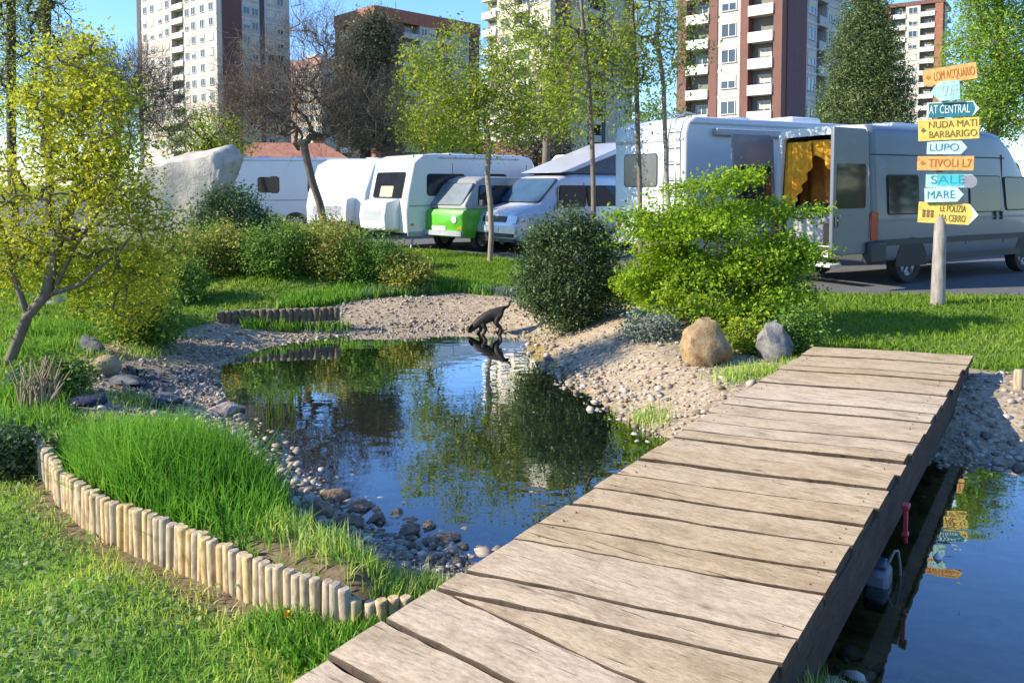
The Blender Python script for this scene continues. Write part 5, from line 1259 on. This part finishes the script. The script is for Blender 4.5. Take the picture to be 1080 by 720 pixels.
shrub('spreading_shrub', 'bright lime green shrub with layered spreading branches above the ochre boulder', 752, 352, 9.0, (1.2, .8, 1.65), BRIGHT, 1100, 24, .050, .08, shape=sprays, flat=.55, up=.8, shell=.3)
shrub('leafy_undergrowth', 'low dark green plants around the grey boulder', 838, 372, 7.7, (.34, .25, .42), MID, 90, 22, .04, .06)
shrub('leafy_undergrowth', 'low grey green plants left of the ochre boulder', 690, 356, 8.3, (.34, .25, .26), BLUEG, 60, 18, .04, .06)
shrub('leafy_undergrowth', 'low bright plants between the two boulders', 790, 368, 7.7, (.22, .2, .36), LIME, 60, 18, .04, .06)
# shrub border across the pond
sp = [(205, 300, 12.3, .55, .85, OLIVE, 'olive shrub at the left end of the mixed border'), (250, 300, 12.5, .52, .80, OLIVE, 'olive shrub with yellowish tips above the dark blue stone, on its left'), (288, 304, 12.2, .5, .86, MID, 'greener shrub right above the dark blue stone'),
      (322, 302, 12.6, .5, .78, OLIVE, 'olive reddish shrub next right of the dark blue stone'), (356, 304, 12.3, .5, .84, OLIVE, 'rusty olive shrub under the bare tree trunk'), (392, 304, 12.2, .5, .76, MID, 'round green shrub second from the lawn end of the border'),
      (428, 305, 12.1, .42, .55, OLIVE, 'low shrub with red tips ending the border by the lawn'), (232, 286, 13.2, .5, .82, MID, 'green shrub in the back row below the dark bush'), (340, 282, 13.4, .55, .92, OLIVE, 'olive shrub in the back row behind the rusty one'), (180, 318, 11.0, .5, .62, MID, 'green shrub in front of the left border end')]
for px, py, Y, a, h, lm, lab in sp:
    shrub('border_shrub', lab, px, py, Y, (a, .45, h), lm, 130, 24, .05, .085, 'shrubs of the mixed border', shell=.5)
shrub('dark_viburnum', 'tall dark bush against the leaning stone slab', 243, 268, 13.6, (.70, .5, 1.5), DARK, 260, 30, .06, .09, shell=.6)
shrub('young_conifer', 'narrow light green bush beside the tall dark bush', 291, 262, 14.2, (.34, .34, 1.1), LIME, 110, 26, .05, .07, shell=.4)
shrub('grey_shrub', 'silvery grey slim bush before the white caravan front', 312, 262, 14.6, (.28, .3, 1.0), BLUEG, 60, 20, .05, .07)
shrub('evergreen_shrub', 'small dark evergreen bush left of the bare tree trunk', 330, 262, 14.4, (.34, .3, .85), DARK, 80, 26, .05, .07)
shrub('bank_shrub', 'loose green shrub on the left bank below the yellow green tree', 150, 345, 8.6, (.5, .4, .62), MID, 130, 20, .055, .085, shell=.3)
shrub('bank_shrub', 'yellow green shrub on the left bank behind the white boulder', 110, 335, 9.4, (.6, .4, .75), LIME, 140, 18, .055, .09, shell=.3)
shrub('bank_shrub', 'dark green ground plant at the foot of the yellow green tree', 52, 395, 6.3, (.30, .22, .32), MID, 80, 20, .045, .06)
shrub('dark_shrub', 'blue green dark shrub at the left frame edge by the log edging', 2, 496, 4.5, (.17, .2, .30), DARK, 80, 26, .035, .05)
# dry stems on the left bank
base = at(40, 432, 0); base[2] = hz(base[0], base[1])
mb = MB()
for i in range(60):
    a = random.uniform(-.09, .12); b_ = random.uniform(-.1, .1); h = random.uniform(.18, .42); l = random.uniform(-.1, .14)
    mb.tube([(a, b_, -.02), (a + l * .4, b_, h * .6), (a + l, b_ + random.uniform(-.05, .05), h)], [.007, .006, .003], 5)
o = mb.build('dry_stems', bark_mat('dry_stem', (0.20, 0.14, 0.08), (0.42, 0.32, 0.2)), loc=base); tag(o, 'tuft of dry brown stems near the foot of the yellow green tree', 'dry plant')
# dark liner netting on the left bank
gx, gy = np.meshgrid(np.linspace(0, 1, 26), np.linspace(0, 1, 14))
q = [at(x, y, -.1)[:2] for x, y in [(128, 418), (180, 424), (166, 392), (134, 386)]]
PP = ((1 - gx) * (1 - gy))[..., None] * q[0] + (gx * (1 - gy))[..., None] * q[1] + (gx * gy)[..., None] * q[2] + ((1 - gx) * gy)[..., None] * q[3]
PP = PP.reshape(-1, 2) + RNG.normal(0, .012, (26 * 14, 2)); zz = H(PP) + .03 + .02 * wav(PP[:, 0], PP[:, 1], 14) + .01 * RNG.normal(0, 1, len(PP))
id_ = np.arange(26 * 14).reshape(14, 26)
o = np_mesh('pond_liner', np.column_stack([PP, zz]), np.stack([id_[:-1, :-1].ravel(), id_[:-1, 1:].ravel(), id_[1:, 1:].ravel(), id_[1:, :-1].ravel()], 1), simple('black_liner', (0.075, 0.078, 0.088), .6, var=.4, scale=30, bmp=.5), smooth=True)
tag(o, 'rumpled strip of dark pond liner bare on the left bank', 'pond liner')

# ---- grass
def blades(P2, hgt, wid, lean=.5, z=None, bend=.35):
    n = len(P2); a = RNG.uniform(0, 6.28, n); d = np.stack([np.cos(a), np.sin(a)], 1)
    ls = np.abs(RNG.normal(0, lean, n)); b_ = RNG.uniform(0, 6.28, n); ld = np.stack([np.cos(b_), np.sin(b_)], 1)
    z0 = (H(P2) if z is None else z) - .005
    h = hgt * RNG.uniform(.55, 1.15, n)
    w = (d * (wid * RNG.uniform(.7, 1.2, n))[:, None])
    m1 = P2 + ld * (ls * h * .3)[:, None]; m2 = P2 + ld * (ls * h)[:, None]
    c3 = lambda p, zz: np.column_stack([p, zz])
    zt = h * np.sqrt(np.clip(1 - (ls * .6) ** 2, .15, 1))
    V = np.stack([c3(P2 - w / 2, z0), c3(P2 + w / 2, z0), c3(m1 + w * .4, z0 + zt * .55), c3(m1 - w * .4, z0 + zt * .55), c3(m2, z0 + zt)], 1).reshape(-1, 3)
    k = np.arange(n)[:, None] * 5
    return V, [np.concatenate([k + [[0, 1, 2, 3]]]), k + [[3, 2, 4]]]
def grass(name, P2, hgt, wid, mat, lean=.5, tone=None):
    if len(P2) == 0: return None
    V, F = blades(P2, hgt, wid, lean)
    n = len(P2); t = RNG.uniform(0, 1, n) if tone is None else np.clip(tone + RNG.normal(0, .15, n), 0, 1)
    o = np_mesh(name, V, F, mat, attrs={'rnd': ('FACE', np.concatenate([t, t]))}); return tag(o, kind='stuff')
GR = leaf_mat('grass_blade', [(0, (0.122, 0.278, 0.041)), (.4, (0.311, 0.522, 0.070)), (.75, (0.621, 0.650, 0.103)), (1, (0.650, 0.650, 0.348))], .4)
GRT = leaf_mat('tall_grass_blade', [(0, (0.061, 0.192, 0.018)), (.5, (0.148, 0.350, 0.030)), (.9, (0.297, 0.489, 0.055)), (1, (0.489, 0.507, 0.166))], .45)
# near lawn outside the edging
C = sample(150000, -4.4, 1.4, 1.5, 6.2, 1.25)
dpc, dgc, _ = masks(C); s_, t_ = bridge_st(C); dfn = seg_dist(C, FENCE)
ok = (dgc > .12) & (sdist(C, MOUND) > .05) & ~((s_ > -2) & (t_ > -.03) & (t_ < 1.2)) & (t_ < .1)
ok &= (RNG.uniform(0, 1, len(C)) < np.clip((dfn - .03) / .18, .12, 1)) & (C[:, 1] < 5.4 + 0 * C[:, 0])
C = C[ok]
tn = .42 + .28 * wav(C[:, 0], C[:, 1], 2.4, 5) + .15 * wav(C[:, 0], C[:, 1], 7, 2) + .25 * np.exp(-(seg_dist(C, FENCE) / .25) ** 2)
grass('near_lawn_grass', C, .052 + .02 * wav(C[:, 0], C[:, 1], 5), .0062, GR, .75, tn)
# clover-like broad leaves in the lawn
ci = RNG.choice(len(C), 16000, replace=False); ci = ci[wav(C[ci, 0], C[ci, 1], 3.3, 9) > -.1]
cc = np.column_stack([C[ci], H(C[ci]) + RNG.uniform(.012, .05, len(ci))])
V, F = leaves(cc, np.full(len(cc), .024), .8, 1.5)
tag(np_mesh('lawn_clover', V, F, leaf_mat('clover_leaf', [(0, (0.11, 0.20, 0.05)), (.6, (0.21, 0.31, 0.09)), (1, (0.36, 0.40, 0.17))], .35), attrs={'rnd': ('FACE', RNG.uniform(0, 1, len(cc)))}), kind='stuff')
# tall grass behind the edging
C = sample(60000, -3.2, .1, 2.6, 5.6)
sm = sdist(C, MOUND); dpc = sdist(C, POND)
clump = np.exp(-(((C[:, 0] + 1.75) / .75) ** 2 + ((C[:, 1] - 4.0) / .62) ** 2))
ok = (sm < -.01) & (RNG.uniform(0, 1, len(C)) < (.25 + .9 * clump) * np.where(C[:, 0] > -1.05, .16, 1))
C, clump = C[ok], clump[ok]
grass('tall_grass', C, .08 + .29 * clump + .03 * wav(C[:, 0], C[:, 1], 6), .0085, GRT, .5, .45 + .2 * wav(C[:, 0], C[:, 1], 4) )
# weeds at the near end: by the bridge left and right, shore tufts
def tuft_field(name, pts, n, rad, hgt, wid, mat, lean=.5):
    c = np.array([at(x, y, 0)[:2] for x, y in pts]); k = RNG.integers(0, len(c), n)
    C = c[k] + RNG.normal(0, rad, (n, 2)); s_, t_ = bridge_st(C)
    C = C[~((s_ > -2) & (s_ < 5.3) & (t_ > -.02) & (t_ < 1.2)) & (sdist(C, POND) > -.05)]
    return grass(name, C, hgt, wid, mat, lean)
tuft_field('weeds_by_edging', [(395, 622), (430, 628), (455, 622), (350, 612), (300, 592)], 1300, .08, .11, .006, GR, .6)
tuft_field('weeds_by_deck', [(395, 676), (360, 690), (330, 690), (300, 668), (420, 664)], 2200, .07, .10, .009, GRT, .8)
tuft_field('reeds_by_deck', [(830, 722), (862, 716), (845, 735), (880, 742), (815, 735), (905, 760)], 1500, .06, .19, .006, BLUEG if False else GR, .6)
tuft_field('shore_tufts', [(190, 432), (205, 455), (180, 442), (255, 470), (230, 462), (165, 440), (120, 440), (140, 408), (100, 372), (150, 362), (205, 470), (680, 412), (628, 405), (800, 392), (812, 396), (770, 398), (840, 388)], 5200, .11, .10, .007, GR, .6)
tuft_field('bank_grass', [(80, 350), (40, 372), (100, 340), (40, 350), (20, 420), (12, 450)], 4200, .18, .16, .009, GRT, .5)
# far lawn, thinning with distance
C = sample(260000, -9.5, 8.8, 5.2, 22.5, 1.5)
dpc, dgc, drc = masks(C); s_, t_ = bridge_st(C)
ok = (dgc > .0) & (drc > .03) & (np.abs(C[:, 0]) < C[:, 1] * .72 + .6) & ~((s_ > -1) & (s_ < 5.25) & (t_ > -.05) & (t_ < 1.3)) & (dpc > .1)
ok &= ~((C[:, 0] < -1) & (C[:, 1] < 5.3))
C = C[ok]
grass('far_lawn_grass', C, .05 + .0016 * C[:, 1] + .02 * wav(C[:, 0], C[:, 1], 2), .009 + .0011 * C[:, 1], leaf_mat('far_grass_blade', [(0, (0.09, 0.18, 0.018)), (.4, (0.16, 0.28, 0.025)), (.75, (0.26, 0.36, 0.04)), (1, (0.38, 0.38, 0.11))], .5), .6, .45 + .22 * wav(C[:, 0], C[:, 1], 1.3, 4))
# taller strip of grass at the foot of the shrub border
C = sample(9000, -3.2, -.3, 10.6, 12.4); dg_ = masks(C)[1]; C = C[(dg_ > -.05) & (dg_ < .6)]
grass('border_grass', C, .17, .018, GRT, .5)
C = np.stack([RNG.uniform(-2.2, 0.2, 5000), RNG.uniform(10.9, 12.0, 5000)], 1)
grass('shore_grass', C[masks(C)[1] > -.02], .16, .016, BLUEG, .5)
C = np.stack([RNG.uniform(-3.4, -1.9, 2600), RNG.uniform(9.9, 10.6, 2600)], 1)
q_ = seg_dist(C, bl); C = C[(q_ < .16) & (RNG.uniform(0, 1, len(C)) < np.where(C[:, 0] < -2.75, 1, .35))]
grass('edging_grass', C, .17, .014, GRT, .6)
# green stalks standing in the shallow water, drifting bits on the surface
p = at(288, 438, WL); rd = empty('water_reeds', p, 0, 'few upright green reed stalks standing in the water at the left shore', 'water plant')
mb = MB()
for i in range(26):
    a, b_ = random.gauss(0, .09), random.gauss(0, .10); h = random.uniform(.10, .30); l = random.gauss(0, .05)
    mb.tube([(a, b_, -.15), (a + l * .4, b_, h * .6), (a + l, b_ + random.gauss(0, .02), h)], [.005, .004, .0015], 5)
mb.build('stalks', MATS['leaf_lime'], rd)['kind'] = 'stuff'
C = sample(2600, -3.2, 4.8, 1.6, 10.2); dpc = sdist(C, POND); C = C[(dpc < -.06) & (RNG.uniform(0, 1, len(C)) < .06 + .30 * np.exp(dpc / .25))]
V, F = leaves(np.column_stack([C, np.full(len(C), WL + .004)]), np.full(len(C), .022), .6, 50)
V[:, 2] = WL + .003 + RNG.uniform(0, .003, len(V))
tag(np_mesh('floating_leaves', V, F, leaf_mat('drift_leaf', [(0, (0.16, 0.11, 0.05)), (.6, (0.30, 0.24, 0.10)), (1, (0.42, 0.42, 0.2))], .2), attrs={'rnd': ('FACE', RNG.uniform(0, 1, len(C)))}), kind='stuff')
p = at(989, 588, WL); MBf = MB(); MBf.loft([[Vector((math.cos(a) * r, math.sin(a) * r, z)) for a in np.linspace(0, 6.283, 12, endpoint=False)] for r, z in ((.004, -.02), (.02, -.008), (.022, .004), (.014, .018), (.003, .03))])
tag(MBf.build('float', simple('white_float', (0.7, 0.7, 0.68), .4), smooth=60, loc=p), 'tiny white float on the dark blue water right of the footbridge', 'float')
# yellow dandelion by the edging
p = at(303, 668, 0); z = hz(p[0], p[1])
dn = empty('dandelion', (p[0], p[1], z), 0, 'yellow dandelion flower in front of the log edging', 'flower')
MB().tube([(0, 0, -.01), (.004, 0, .03), (0, .003, .058)], [.0025, .0022, .0022], 6).build('stem', MATS['leaf_mid'], dn)
n = 90; a = RNG.uniform(0, 6.28, n); e = RNG.uniform(.05, 1.2, n)
d = np.stack([np.cos(a) * np.cos(e), np.sin(a) * np.cos(e), np.sin(e)], 1); s3 = np.cross(d, [0, 0, 1.]); s3 /= np.linalg.norm(s3, axis=1)[:, None]
o3 = np.array([0, 0, .058]); V = np.stack([o3 + s3 * .002, o3 - s3 * .002, o3 + d * .021 - s3 * .003, o3 + d * .021 + s3 * .003], 1).reshape(-1, 3)
np_mesh('flower_head', V, np.arange(n * 4).reshape(n, 4), simple('dandelion_yellow', (0.75, 0.46, 0.01), .6), dn)
